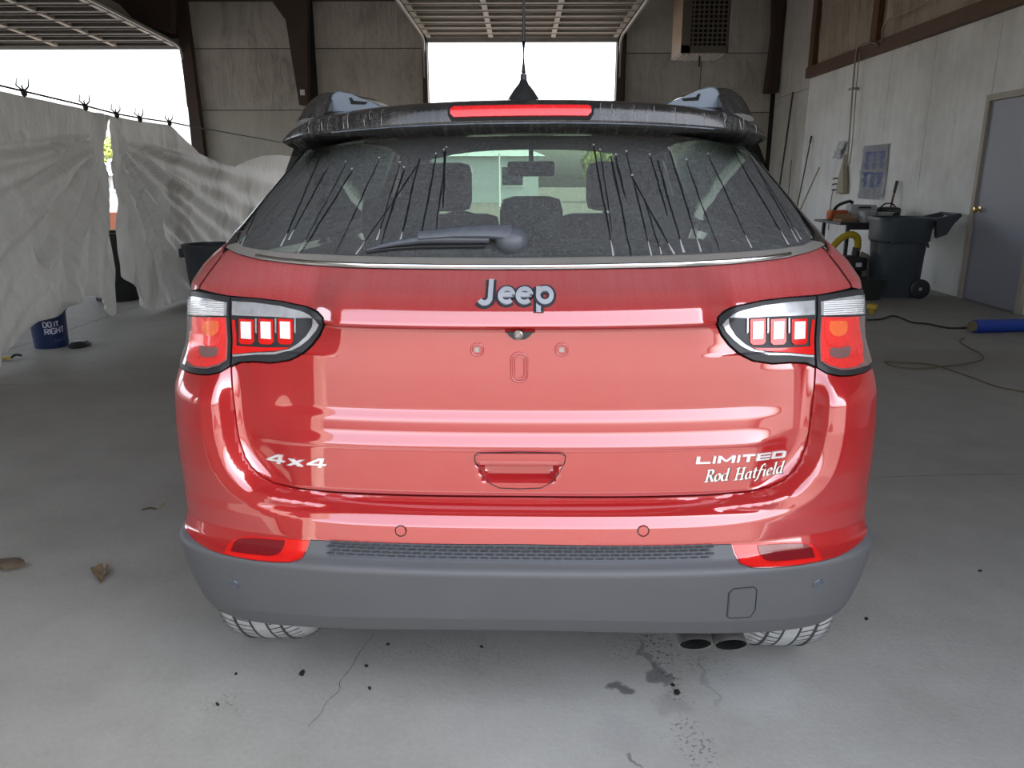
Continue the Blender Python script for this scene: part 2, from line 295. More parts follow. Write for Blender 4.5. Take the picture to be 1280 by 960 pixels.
M = dict(
    paint=mat_paint(), gloss=mat_black_gloss(), gap=simple('gap_black', (0.006, 0.006, 0.006), 0.7), glass=mat_dusty_glass(),
    clear=mat_clear_glass(), side_glass=mat_clear_glass('dark_side_glass', (0.10, 0.11, 0.11)),
    clad=simple('dark_grey_cladding', (0.090, 0.092, 0.098), 0.50, var=0.12, scale=5, bump=0.06, spec=0.45),
    chrome=simple('chrome', (0.85, 0.86, 0.88), 0.16, 1.0, var=0.04), dull=simple('dusty_metal_trim', (0.36, 0.34, 0.31), 0.42, 0.55, var=0.12, scale=20),
    blackp=simple('black_plastic', (0.022, 0.023, 0.025), 0.45), wiper=simple('dusty_black_plastic', (0.075, 0.085, 0.10), 0.42, var=0.3, scale=60),
    redlens=simple('red_lens', (0.62, 0.012, 0.010), 0.15, 0, 1.0, var=0.25, scale=30), redlens_dark=simple('dark_red_lens', (0.16, 0.008, 0.012), 0.2, 0, 1.0),
    redref=simple('red_reflector_bowl', (0.88, 0.045, 0.04), 0.3, 0.15, 1.0, var=0.2, scale=60),
    amber=simple('amber_bulb_face', (1.0, 0.16, 0.05), 0.25, 0.1, 1.0, var=0.25, scale=80), smoke=simple('smoky_lens', (0.24, 0.13, 0.125), 0.12, 0.2, 1.0),
    clearlens=simple('silvery_clear_lens', (0.62, 0.64, 0.66), 0.22, 0.55, 1.0, var=0.35, scale=40), white=simple('white_lamp_face', (0.9, 0.9, 0.9), 0.25, 0.1, 1.0, var=0.12, scale=90),
    brakelens=simple('red_brake_lens', (0.70, 0.016, 0.018), 0.25, 0, 0.6, var=0.35, scale=70),
    rubber=simple('dusty_tyre_rubber', (0.40, 0.40, 0.395), 0.85, var=0.25, scale=30, bump=0.2), tread=simple('tread_groove', (0.05, 0.05, 0.05), 0.9),
    alloy=simple('alloy_wheel', (0.5, 0.5, 0.52), 0.3, 1.0), exhaust=simple('exhaust_steel', (0.38, 0.36, 0.34), 0.38, 0.85, var=0.3), soot=simple('soot_black', (0.008, 0.008, 0.008), 0.9),
    seat=simple('black_upholstery', (0.02, 0.02, 0.022), 0.6), streak=simple('rinsed_glass_streak', (0.008, 0.009, 0.010), 0.45, var=0.1, spec=0.15), drip=simple('dried_dust_drip', (0.30, 0.30, 0.30), 0.8),
    railgrey=simple('grey_rail_face', (0.13, 0.155, 0.19), 0.35, 0.2), letter=simple('cream_lettering', (0.86, 0.83, 0.72), 0.5), badge_dark=simple('badge_outline', (0.03, 0.035, 0.045), 0.3),
    badge_blue=simple('badge_face', (0.62, 0.66, 0.72), 0.3, 0.45, 0.6, var=0.1), bright=simple('bright_badge_metal', (0.80, 0.80, 0.80), 0.25, 0.35, 0.6, var=0.08), oven=simple('muffler', (0.03, 0.03, 0.03), 0.6),
    concrete=mat_concrete(), joint=simple('joint_dirt', (0.035, 0.032, 0.028), 0.9),
    insul=mat_insulation('dirty_wall_sheeting', (0.52, 0.475, 0.415), (0.30, 0.27, 0.23)), insul2=mat_insulation('lower_wall_sheeting', (0.50, 0.47, 0.41), (0.40, 0.375, 0.325), crinkle=0.3),
    insul3=mat_insulation('pale_wall_sheeting', (0.60, 0.575, 0.53), (0.44, 0.42, 0.38)), foam=mat_insulation('foil_insulation', (0.46, 0.40, 0.31), (0.26, 0.21, 0.15), crinkle=2.0),
    ply=mat_plywall(), wood=simple('stained_timber', (0.115, 0.058, 0.032), 0.65, var=0.35, scale=6), rust=simple('brown_primer_steel', (0.060, 0.034, 0.024), 0.6, var=0.3, scale=4),
    steel=simple('galvanised_steel', (0.36, 0.355, 0.34), 0.45, 0.5, var=0.2), ribs=simple('pale_door_rib', (0.36, 0.325, 0.265), 0.5, var=0.1), ribs_dark=simple('dull_door_rib', (0.085, 0.08, 0.065), 0.5), doorskin=simple('door_section_skin', (0.055, 0.048, 0.038), 0.6, var=0.2),
    greendoor=simple('dark_green_jamb', (0.045, 0.06, 0.055), 0.6), film=mat_film(), wire=simple('dark_wire', (0.02, 0.02, 0.02), 0.6),
    bluebucket=simple('dark_blue_bucket', (0.008, 0.022, 0.085), 0.4), lilac=simple('pale_print', (0.55, 0.56, 0.68), 0.6), lilac_dim=simple('dim_print', (0.16, 0.17, 0.28), 0.6),
    bin=simple('slate_bin_plastic', (0.055, 0.066, 0.078), 0.5, var=0.18, scale=4), binblack=simple('black_bin_plastic', (0.022, 0.024, 0.024), 0.5),
    greydoor=simple('grey_painted_door', (0.27, 0.275, 0.32), 0.45, var=0.10, scale=2), frame=simple('beige_door_frame', (0.40, 0.36, 0.30), 0.55, var=0.15), brass=simple('brass', (0.62, 0.46, 0.20), 0.25, 1.0),
    tan=simple('tan_sheet_metal', (0.42, 0.30, 0.21), 0.5), heater=simple('heater_front', (0.17, 0.15, 0.12), 0.6), louver=simple('pale_louver', (0.52, 0.51, 0.48), 0.5),
    card=simple('cardboard', (0.30, 0.19, 0.10), 0.8), tub=simple('grey_plastic_tub', (0.42, 0.43, 0.44), 0.5), orange=simple('orange_plastic', (0.62, 0.13, 0.03), 0.5), rustred=simple('rust_red_paint', (0.16, 0.05, 0.03), 0.7), yellow=simple('yellow_hose', (0.58, 0.40, 0.03), 0.5),
    redbrown=simple('red_tool_tray', (0.22, 0.06, 0.035), 0.5), bristle=simple('straw_bristle', (0.42, 0.37, 0.28), 0.9), bag=simple('clear_bag_plastic', (0.62, 0.64, 0.68), 0.25, 0, 0.6, bump=0.5, scale=14), blueprint=simple('blue_print', (0.03, 0.07, 0.30), 0.5),
    blue=simple('blue_sleeve', (0.015, 0.06, 0.40), 0.45), cord=simple('tan_cord', (0.17, 0.135, 0.08), 0.8), cord_dark=simple('dark_cord', (0.035, 0.033, 0.03), 0.8), leafm=simple('dry_leaf', (0.42, 0.33, 0.21), 0.8, var=0.4, scale=40), dirt=simple('dirt_clump', (0.10, 0.075, 0.05), 0.95, var=0.4, scale=40),
    pole=simple('dark_pole', (0.04, 0.042, 0.045), 0.5), polewood=simple('pole_wood', (0.32, 0.25, 0.16), 0.6), redpole=simple('red_handle', (0.16, 0.03, 0.03), 0.5), pipe=simple('conduit', (0.30, 0.27, 0.22), 0.45, 0.4),
    yard=simple('sunlit_gravel', (0.135, 0.115, 0.10), 0.9, var=0.25, scale=3, bump=0.3), siding=simple('grey_siding', (0.60, 0.64, 0.64), 0.7), shingle=simple('grey_roofing', (0.48, 0.52, 0.52), 0.8, var=0.2), winglass=simple('dark_pane', (0.03, 0.04, 0.05), 0.1), whitep=simple('white_paint', (0.75, 0.75, 0.73), 0.5),
    leaf=mat_leaf('tree_leaves', (0.10, 0.16, 0.03), (0.36, 0.38, 0.08)), bark=simple('bark', (0.12, 0.09, 0.065), 0.9),
)

# ------------------------------------------------------------------ the setting
XR, XL, YB, YF, ZC = 5.24, -15.0, 17.0, 0.45, 5.6
def struct(name, bm, mat, smooth=False, parent=None):
    o = link(name, bm, mat, parent, smooth)
    if not parent: o['kind'] = 'structure'
    return o
bm = NB(); b2(bm, (XL, YF - 0.3, -0.30), (XR + 0.2, YB + 0.2, -0.012)); floor = struct('floor', bm, M['joint'])
ys = [YF - 0.3, 5.09, 9.3, 13.2, YB + 0.2]; xs = [XL, -9.3, -4.25, XR + 0.2]; J = 0.006
for a, b in zip(xs, xs[1:]):
    for c, d in zip(ys, ys[1:]):
        bm = NB(); b2(bm, (a + J, c + J, -0.012), (b - J, d - J, 0.0)); struct('floor_slab', bm, M['concrete'], False, floor)
bm = NB(); b2(bm, (XL - 0.2, YF - 0.3, ZC), (XR + 0.2, YB + 0.2, ZC + 0.15)); ceil = struct('ceiling', bm, M['insul'])
for y in np.arange(1.0, 17.0, 1.6):
    bm = NB(); b2(bm, (XL, y - 0.04, ZC - 0.2), (XR, y + 0.04, ZC)); struct('purlin', bm, M['rust'], False, ceil)

# front wall (behind the photographer) with the open bay the car came in through, and one more open bay
bm = NB()
for x0, x1 in ((XL, -13.2), (-9.2, -1.35), (2.2, XR + 0.2)): b2(bm, (x0, YF - 0.2, 0), (x1, YF, ZC))
for x0, x1 in ((-13.2, -9.2), (-1.35, 2.2)): b2(bm, (x0, YF - 0.2, 3.9), (x1, YF, ZC))
struct('wall_front', bm, M['insul'])
bm = NB()                                     # unseen left wall: two open bays added to light sheeting and right wall
for y0, y1 in ((YF - 0.2, 1.4), (8.2, 8.8), (16.2, YB + 0.2)): b2(bm, (XL - 0.2, y0, 0), (XL, y1, ZC))
for y0, y1 in ((1.4, 8.2), (8.8, 16.2)): b2(bm, (XL - 0.2, y0, 4.9), (XL, y1, ZC))
struct('wall_left', bm, M['insul'])

# back wall: sheeting panels around the two open bays
CD = (-1.93, 1.95, 4.10); LD = (-13.2, -6.95, 3.98)
bm = NB()
for x0, x1 in ((XL, LD[0]), (LD[1], CD[0]), (CD[1], XR + 0.2)): b2(bm, (x0, YB + 0.05, 0), (x1, YB + 0.2, ZC))
b2(bm, (LD[0], YB + 0.05, LD[2]), (LD[1], YB + 0.2, ZC)); b2(bm, (CD[0], YB + 0.05, CD[2]), (CD[1], YB + 0.2, ZC))
wall_back = struct('wall_back', bm, M['joint'])
def sheet(x0, x1, z0, z1, mat, y=YB + 0.05, amp=0.02, seed=0):
    bm = NB(); nx, nz = 10, 10; g = 0.008
    V = [[bm.verts.new((x0 + g + (x1 - x0 - 2 * g) * i / nx,
                        y - 0.02 - amp * max(0, math.sin(PI * i / nx)) ** 0.5 * max(0, math.sin(PI * j / nz)) ** 0.5 * (0.7 + noise.noise((i * 0.4 + seed * 7, j * 0.35, seed))),
                        z0 + g + (z1 - z0 - 2 * g) * j / nz)) for j in range(nz + 1)] for i in range(nx + 1)]
    for i in range(nx):
        for j in range(nz): bm.faces.new((V[i][j], V[i + 1][j], V[i + 1][j + 1], V[i][j + 1]))
    r = bmesh.ops.extrude_face_region(bm, geom=bm.faces[:])
    for v in r['geom']:
        if isinstance(v, bmesh.types.BMVert): v.co.y = y
    return link('wall_sheet', bm, mat, wall_back, 30)
k = 0
for x0, x1 in ((-6.9, -4.45), (-4.25, -2.03)):
    for z0, z1, m in ((0, 1.35, 'insul2'), (1.35, 2.75, 'insul2'), (2.75, 3.95, 'insul'), (3.95, 4.95, 'insul'), (4.95, ZC, 'insul')):
        k += 1; sheet(x0, x1, z0, z1, M[m], seed=k, amp=0.03 if z0 > 2 else 0.006)
for x0, x1 in ((2.14, 3.7), (3.7, XR - 0.06)):
    for z0, z1, m in ((0, 2.7, 'insul2'), (2.7, 3.85, 'insul3'), (3.85, ZC, 'insul3')):
        k += 1; sheet(x0, x1, z0, z1, M[m], seed=k, amp=0.05 if z0 > 2 else 0.006)
for x0, x1 in ((-9, -7.0), (CD[0], 0), (0, CD[1])): k += 1; sheet(x0, x1, 4.45 if x0 < -3 else 4.2, ZC, M['insul'], seed=k)
bm = NB(); b2(bm, (-4.45, YB - 0.05, 4.83), (-2.0, YB + 0.03, 4.93)); b2(bm, (-6.9, YB - 0.05, 4.83), (-4.45, YB + 0.03, 4.93)); struct('trim_1', bm, M['rust'])
# door jambs
bm = NB(); b2(bm, (CD[0] - 0.10, YB - 0.12, 0), (CD[0], YB + 0.1, 4.95)); b2(bm, (CD[1], YB - 0.12, 0), (CD[1] + 0.16, YB + 0.1, 4.95)); struct('trim_2', bm, M['rust'])
bm = NB(); b2(bm, (LD[1], YB - 0.10, 0), (LD[1] + 0.14, YB + 0.1, 3.95)); struct('trim_3', bm, M['greendoor'])
bm = NB(); prism(bm, [(LD[1] + 0.14, YB - 0.15, 0), (LD[1] + 0.32, YB - 0.15, 0), (LD[1] + 0.18, YB - 0.15, 5.0), (LD[1] - 0.08, YB - 0.15, 5.0), (LD[1] - 0.02, YB - 0.15, 3.9)], (0, 0.18, 0)); struct('trim_4', bm, M['rust'])
# tapered steel haunches that hang from the roof frame along the back wall
bm = NB(); prism(bm, [aty(374, 131, 16.7), aty(385, 131, 16.7), aty(384, 60, 16.7), aty(384, -12, 16.7), aty(330, -12, 16.7), aty(357, 25, 16.7)], (0, 0.22, 0)); h1 = struct('trim_5', bm, M['rust'])
bm = NB(); b2(bm, aty(375, 112, 16.69), aty(381, 119, 16.68)); struct('white_tag', bm, M['whitep'], False, h1)
bm = NB(); prism(bm, [aty(213, 40, 16.2), aty(214, -20, 16.2), aty(100, -20, 16.2), aty(150, 6, 16.2), aty(172, 30, 16.2)], (0, 0.25, 0)); struct('trim_6', bm, M['rust'])
bm = NB(); prism(bm, [(XR - 0.26, YB - 0.3, 3.05), (XR - 0.04, YB - 0.3, 3.05), (XR + 0.0, YB - 0.3, ZC), (XR - 0.30, YB - 0.3, ZC), (XR - 0.20, YB - 0.3, 4.2)], (0, 0.25, 0)); struct('trim_7', bm, M['rust'])

# right wall: painted plywood below a timber plate, insulation between studs above
Y0R = 15.0
bm = NB(); b2(bm, (XR + 0.06, YF, 0), (XR + 0.25, YB + 0.2, ZC)); wall_right = struct('wall_right', bm, M['joint'])
DY0, DY1, DZ = 8.02, 9.18, 2.27
def wsheet(y0, y1, z0, z1, mat, th=0.06):
    bm = NB(); b2(bm, (XR + 0.06 - th, y0 + 0.004, z0), (XR + 0.06, y1 - 0.004, z1)); return link('plywood_sheet', bm, mat, wall_right, False)
edges = [YF, 1.6, 2.82, 4.04, 5.26, 6.6, DY0]
for a, b in zip(edges, edges[1:]): wsheet(a, b, 0.0, 3.12, M['ply'])
wsheet(DY0, DY1, DZ + 0.01, 3.12, M['ply'])
for a, b in ((DY1, 10.55), (10.55, 11.77), (11.77, 13.4), (13.4, Y0R)): wsheet(a, b, 0.0, 3.12, M['ply'])
for a, b, z0, z1 in ((Y0R, YB - 0.02, 0.0, 2.95), (Y0R, YB - 0.02, 2.96, ZC)): wsheet(a, b, z0, z1, M['insul3'], 0.05)
for y in np.arange(YF, Y0R - 0.1, 1.57):
    bm = NB(); nx, nz = 8, 8; y1 = min(y + 1.57, Y0R)
    V = [[bm.verts.new((XR + 0.05 - 0.05 * math.sin(PI * j / nz) ** 0.5 * math.sin(PI * i / nx) ** 0.5 * (0.4 + abs(noise.noise((i * 0.8, j * 0.8, y)))), y + (y1 - y) * i / nx, 3.2 + (ZC - 3.2) * j / nz)) for j in range(nz + 1)] for i in range(nx + 1)]
    for i in range(nx):
        for j in range(nz): bm.faces.new((V[i][j], V[i + 1][j], V[i + 1][j + 1], V[i][j + 1]))
    link('insulation_batt', bm, M['foam'], wall_right, 30)
bm = NB(); b2(bm, (XR - 0.09, YF, 3.12), (XR + 0.06, Y0R, 3.30)); link('timber_plate', bm, M['wood'], wall_right, False)
for y in (Y0R - 0.10, 12.35, 9.3, 6.3, 3.2, 0.4):
    bm = NB(); b2(bm, (XR - 0.06, y - 0.10, 3.30), (XR + 0.06, y + 0.10, ZC)); link('stud', bm, M['wood'], wall_right, False)
# grey personnel door
bm = NB(); b2(bm, (XR - 0.02, DY0 + 0.07, 0.01), (XR + 0.03, DY1 - 0.07, DZ - 0.07)); door = struct('door_1', bm, M['greydoor'])
bm = NB(); b2(bm, (XR - 0.05, DY0, 0), (XR + 0.05, DY0 + 0.065, DZ)); b2(bm, (XR - 0.05, DY1 - 0.065, 0), (XR + 0.05, DY1, DZ)); b2(bm, (XR - 0.05, DY0 + 0.065, DZ - 0.065), (XR + 0.05, DY1 - 0.065, DZ)); struct('door_frame', bm, M['frame'], False, door)
bm = NB(); lathe(bm, [(0.0, -0.075), (0.028, -0.07), (0.034, -0.055), (0.028, -0.04), (0.013, -0.03), (0.013, -0.008), (0.034, -0.006), (0.034, 0.0)], 16, (XR - 0.02, DY1 - 0.15, 1.03), 'X'); struct('door_knob', bm, M['brass'], 40, door)

# overhead sectional doors, rolled up under the roof behind the two open bays
def overhead(x0, x1, z, ystart, n, depth, tilt, label, nst, rib='ribs'):
    t = empty('sectional_door', ((x0 + x1) / 2, ystart, z), 0, label, 'garage door'); W2 = (x1 - x0) / 2
    rx = Matrix.Rotation(-tilt, 3, 'X')
    for k in range(n):
        ya, yb = -k * depth, -(k + 1) * depth
        p = NB(); b2(p, (-W2, ya - 0.006, 0.02), (W2, yb + 0.006, 0.055)); s = link('door_section', p, M['doorskin'], t, False); s.rotation_euler = (-tilt, 0, 0)
        p = NB()
        for yy in (ya - 0.03, yb + 0.03): b2(p, (-W2, yy - 0.022, -0.035), (W2, yy + 0.022, 0.02))
        b2(p, (-W2, (ya + yb) / 2 - 0.016, -0.015), (W2, (ya + yb) / 2 + 0.016, 0.02))
        q = link('section_rail', p, M[rib], s, False)
        for i in range(nst):
            xx = -W2 + 0.06 + (2 * W2 - 0.12) * i / (nst - 1)
            p = NB(); b2(p, (xx - 0.045, ya - 0.06, -0.045), (xx + 0.045, yb + 0.06, 0.02)); link('stile', p, M['ribs'], s, False)
    # the lowest section still stands in the curve of the track
    for side in (-1, 1):
        p = NB(); L = n * depth
        pts = [Vector((side * (W2 + 0.06), 0.08, -1.2)), Vector((side * (W2 + 0.06), 0.06, -0.35)), Vector((side * (W2 + 0.06), -0.02, -0.08)), rx @ Vector((side * (W2 + 0.06), -0.25, -0.02)), rx @ Vector((side * (W2 + 0.06), -L, -0.02))]
        tube(p, pts, 0.035, 6); link('track', p, M['steel'], t)
    return t
overhead(CD[0], CD[1], CD[2] + 0.05, YB - 0.16, 9, 0.53, 0.0, 'open overhead door with pale ribs above the middle bay, behind the antenna', 4)
overhead(LD[0] + 0.1, LD[1] - 0.05, LD[2] + 0.02, YB - 0.16, 9, 0.53, R(3.0), 'open overhead door above the left bay over the plastic sheeting', 6, 'ribs_dark')
for x0, x1, z, lab in ((CD[0], CD[1], CD[2], 'bottom bar'), (LD[0], LD[1], LD[2], 'bottom bar')):
    bm = NB(); b2(bm, (x0, YB - 0.10, z - 0.06), (x1, YB - 0.05, z + 0.14)); struct('trim_8' if x0 > -3 else 'trim_9', bm, M['steel'])

# ------------------------------------------------------------------ the car
CAR_D, CAR_RY, CAR_RZ = 1.58, R(-0.4), R(-1.4)
car = empty('car', (-0.001, CAR_D, 0.004), CAR_RZ, 'red compact four-wheel-drive SUV with a dusty rear window, parked with its tail to the camera', 'car'); car.rotation_euler = (0, CAR_RY, CAR_RZ)
CARM = Matrix.Translation((-0.001, CAR_D, 0.004)) @ Matrix.Rotation(CAR_RZ, 4, 'Z') @ Matrix.Rotation(CAR_RY, 4, 'Y'); CARI = CARM.inverted()
def interp(tab, z): return np.interp(z, [p[0] for p in tab], [p[1] for p in tab])
W_T = [(.285, .815), (.33, .853), (.41, .876), (.49, .884), (.55, .882), (.62, .880), (.77, .879), (.905, .874), (1.0, .872), (1.10, .868), (1.135, .846), (1.18, .800), (1.22, .776), (1.485, .655), (1.54, .63)]
YC_T = [(.285, .12), (.308, .08), (.36, .045), (.441, .018), (.495, .0), (.503, .0), (.510, .006), (.518, .024), (.525, .031), (.553, .041), (.556, .041), (.590, .0465), (.618, .0505), (.626, .057), (.649, .024), (.663, .0155), (.765, .0215), (.773, .0200), (.778, .0210), (.799, .0310), (.804, .0325), (.832, .0375), (.837, .0390), (.852, .0460), (.857, .0475), (.875, .048), (.936, .050), (1.043, .056), (1.048, .050), (1.051, .034), (1.0545, .0265), (1.060, .0265), (1.084, .0375), (1.092, .043), (1.12, .080), (1.156, .145), (1.181, .185), (1.198, .210), (1.485, .445), (1.54, .49)]
YO_T = [(.285, .12), (.308, .08), (.36, .045), (.441, .018), (.495, .0), (.503, .0), (.510, .006), (.518, .03), (.525, .040), (.553, .05), (.600, .045), (.626, .045), (.70, .035), (.80, .032), (.94, .045), (1.057, .080), (1.086, .098), (1.156, .160), (1.181, .195), (1.198, .215), (1.485, .445), (1.54, .49)]
C_T = [(.285, .25), (.6, .27), (.9, .29), (1.06, .31), (1.16, .33), (1.2, .35), (1.54, .40)]
L_T = [(.285, -.055), (.36, -.04), (.49, 0.0), (.62, 0.0), (1.0, 0.01), (1.16, .035), (1.2, .04), (1.485, -.035), (1.54, -.04)]
N_T = [(.285, 2.6), (1.0, 2.7), (1.2, 3.2), (1.54, 3.2)]
ZR = np.concatenate([np.arange(.285, 1.20, .004), np.arange(1.20, 1.541, .012)]); NJ = len(ZR); NH = 150; NI = 2 * NH
def rear_row(z0, nf=500):
    W, C, L, n = (float(interp(t, z0)) for t in (W_T, C_T, L_T, N_T))
    th = np.linspace(0, 1, nf); x = W * np.sin(th * PI / 2) ** 1.0
    y = np.zeros(nf)
    q = np.clip(1 - (x / W) ** n, 0, 1) ** (1 / n); corner = C * (1 - q)
    w = sms(.40, .50, x) if z0 > .98 else sms(.52, .64, x)
    y = (1 - w) * interp(YC_T, z0) + w * interp(YO_T, z0)
    base = np.stack([x, corner], 1); d = np.concatenate([[0], np.cumsum(np.linalg.norm(np.diff(base, axis=0), axis=1))])
    z = z0 + L * (x / W) ** 2
    zt, a, b = 1.05, .672, .405
    F = ((x / a) ** 6.5 + (np.clip(zt - z0, 0, 1) / b) ** 6.5) ** (1 / 6.5)
    ramp = ((.8 * sms(.995, 1.075, F) if z0 > .66 else .8 * sms(1.0, 1.06, F)) + .2 * np.clip((F - 1.05) / .07, 0, 1)) * (1 - sms(.86, .98, z0))
    y = y + .075 * (1 - ramp) + corner
    # pull-handle pocket and plate recess
    hx = 1 - sms(.088, .098, x + .35 * np.clip(.735 - z0, 0, 1)); hz = sms(.690, .700, z0) * (1 - sms(.733, .739, z0))
    y = y + .030 * hx * hz
    pts = np.stack([x, y, z], 1)
    s = np.linspace(0, d[-1], NH + 1)
    return np.stack([np.interp(s, d, pts[:, k]) for k in range(3)], 1)
half = np.stack([rear_row(z) for z in ZR], 1)                      # [NH+1][NJ][3]
mir = half[:0:-1].copy(); mir[:, :, 0] *= -1
G = np.concatenate([mir, half], 0)                                 # [NI+1][NJ][3]
du = np.gradient(G, axis=0); dv = np.gradient(G, axis=1)
GN = np.cross(du, dv); GN /= np.maximum(np.linalg.norm(GN, axis=2, keepdims=True), 1e-9)
if GN[NH, NJ // 2, 1] > 0: GN = -GN
_vs = [Vector(p) for p in G.reshape(-1, 3)]
_fs = [(i * NJ + j, (i + 1) * NJ + j, (i + 1) * NJ + j + 1, i * NJ + j + 1) for i in range(NI) for j in range(NJ - 1)]
BVH = BVHTree.FromPolygons(_vs, _fs)
def ij_hit(o, d):
    loc, nrm, idx, dist = BVH.ray_cast(o, d)
    if loc is None: return None
    i, j = divmod(idx, NJ - 1)
    a, b, c = Vector(G[i, j]), Vector(G[i + 1, j]), Vector(G[i, j + 1])
    e1, e2, r = b - a, c - a, loc - a
    m11, m12, m22 = e1.dot(e1), e1.dot(e2), e2.dot(e2); r1, r2 = r.dot(e1), r.dot(e2); D = m11 * m22 - m12 * m12
    return (i + min(1, max(0, (r1 * m22 - r2 * m12) / D)), j + min(1, max(0, (r2 * m11 - r1 * m12) / D)))
_eo = CARI @ EYE
def px(x, y):                                     # seen point on the tail -> surface coordinates (i, j)
    return ij_hit(_eo, (CARI.to_3x3() @ ray(x, y)).normalized())
def xz(x, z): return ij_hit(Vector((x, -2, z)), Vector((0, 1, 0)))
def jz(z): return float(np.interp(z, ZR, np.arange(NJ)))
def surf(i, j, off=0.0):
    i = min(max(i, 0), NI - 1e-6); j = min(max(j, 0), NJ - 1 - 1e-6); a, b = int(i), int(j); u, v = i - a, j - b
    w4 = ((1 - u) * (1 - v), u * (1 - v), (1 - u) * v, u * v); ix = ((a, b), (a + 1, b), (a, b + 1), (a + 1, b + 1))
    p = sum(w_ * G[q] for w_, q in zip(w4, ix)); n = sum(w_ * GN[q] for w_, q in zip(w4, ix))
    return Vector(p) + Vector(n).normalized() * off
def outline(pts, smooth=0):
    out = []
    for p in pts:
        if p[0] == 'g': out.append((p[1], p[2]))
        else:
            h = px(*p)
            if h is None:
                for k in range(1, 60):
                    h = px(p[0] + (k if p[0] < 650 else -k), p[1])
                    if h: break
            out.append(h)
    if smooth:
        vs = [Vector((a, b, 0)) for a, b in out]; out = [(q.x, q.y) for q in spline(vs + [vs[0]], smooth)[:-1]]
    return out
def mirror(poly): return [(NI - a, b) for a, b in reversed(poly)]
def clip_cell(poly, i, j):
    for ax, lim, sg in ((0, i, 1), (0, i + 1, -1), (1, j, 1), (1, j + 1, -1)):
        out = []; n = len(poly)
        for k in range(n):
            p, q = poly[k], poly[(k + 1) % n]
            a, b = (p[ax] - lim) * sg, (q[ax] - lim) * sg
            if a >= 0: out.append(p)
            if (a >= 0) != (b >= 0):
                t = a / (a - b); out.append((p[0] + (q[0] - p[0]) * t, p[1] + (q[1] - p[1]) * t))
        poly = out
        if len(poly) < 3: return []
    return poly
def panel(name, poly, mat, parent=None, off=0.0, rim=0.012, smooth=35, offs=None):
    """a sheet of bodywork inside the outline, following the tail surface, with a folded edge"""
    P = np.array(poly); lo = np.floor(P.min(0)).astype(int); hi = np.ceil(P.max(0)).astype(int)
    lo = np.maximum(lo, 0); hi = np.minimum(hi, [NI, NJ - 1])
    ni, nj = hi[0] - lo[0], hi[1] - lo[1]
    edge = np.zeros((ni + 1, nj + 1), bool)
    n = len(poly)
    for k in range(n):
        p, q = P[k], P[(k + 1) % n]; m = int(max(abs(q - p).max() * 8, 2))
        t = np.linspace(0, 1, m)[:, None]; c = np.floor(p + (q - p) * t).astype(int) - lo
        for dx in (0, -1):
            c2 = np.clip(c, 0, [ni, nj]); edge[c2[:, 0], c2[:, 1]] = True
    edge2 = edge.copy(); edge2[1:] |= edge[:-1]; edge2[:-1] |= edge[1:]; edge2[:, 1:] |= edge[:, :-1]; edge2[:, :-1] |= edge[:, 1:]
    cx = lo[0] + np.arange(ni) + .5; cyy = lo[1] + np.arange(nj) + .5
    ins = np.zeros((ni, nj), bool)
    for k in range(n):
        (x1, y1), (x2, y2) = P[k], P[(k + 1) % n]
        if y1 == y2: continue
        m = ((y1 > cyy) != (y2 > cyy)); xc = x1 + (cyy - y1) / (y2 - y1) * (x2 - x1)
        ins ^= m[None, :] & (cx[:, None] < xc[None, :])
    verts = []; vid = {}; faces = []
    def V(a, b):
        key = (round(a, 4), round(b, 4))
        if key not in vid: vid[key] = len(verts); verts.append(surf(a, b, offs(a, b) if offs else off))
        return vid[key]
    for a in range(ni):
        for b in range(nj):
            i, j = lo[0] + a, lo[1] + b
            if edge2[a, b]: c = clip_cell(list(map(tuple, poly)), i, j)
            elif ins[a, b]: c = [(i, j), (i + 1, j), (i + 1, j + 1), (i, j + 1)]
            else: continue
            f = []
            for p in c:
                v = V(*p)
                if v not in f: f.append(v)
            if len(f) >= 3: faces.append(f)
    bm = NB(); bv = [bm.verts.new(v) for v in verts]
    for f in faces:
        try: bm.faces.new([bv[v] for v in f])
        except ValueError: pass
    bmesh.ops.remove_doubles(bm, verts=bm.verts[:], dist=2e-5)
    bmesh.ops.recalc_face_normals(bm, faces=bm.faces[:])
    s = sum(f.normal.y * f.calc_area() for f in bm.faces)
    if s > 0: bmesh.ops.reverse_faces(bm, faces=bm.faces[:])
    if rim:
        be = [e for e in bm.edges if e.is_boundary]
        bm.verts.ensure_lookup_table()
        r = bmesh.ops.extrude_edge_only(bm, edges=be)
        for v in r['geom']:
            if isinstance(v, bmesh.types.BMVert):
                fn = Vector((0, 0, 0))
                for e in v.link_edges:
                    o = e.other_vert(v)
                    for f in o.link_faces: fn += f.normal * (1 if abs(f.normal.dot(Vector((0, 1, 0)))) >= 0 else 0)
                v.co += Vector((-v.co.x * 0.25, 1.0, 0)).normalized() * rim
        for f in bm.faces: pass
    me = bpy.data.meshes.new(name); bm.to_mesh(me); bm.free()
    return link_mesh(name, me, mat, parent or car, smooth)
def strip_on(name, pts, width, mat, parent, off=0.001, h=0.0, bm=None, taper=None):
    """a narrow band (h = 0: flat, else half round) along points of the tail surface"""
    own = bm is None; bm = bm or NB(); P = [surf(i, j, off) for i, j in pts]; rings = []
    for k, p in enumerate(P):
        d = (P[min(k + 1, len(P) - 1)] - P[max(k - 1, 0)]).normalized(); nn = (surf(*pts[k], off + .01) - p).normalized()
        s = d.cross(nn).normalized(); wd = width * (taper[k] if taper else 1)
        if h: rings.append([p + s * wd * math.cos(a) * .5 + nn * h * math.sin(a) for a in np.linspace(0, PI, 7)])
        else: rings.append([p - s * wd * .5, p + s * wd * .5])
    loft(bm, rings, closed=False)
    return link(name, bm, mat, parent, 60) if own else None
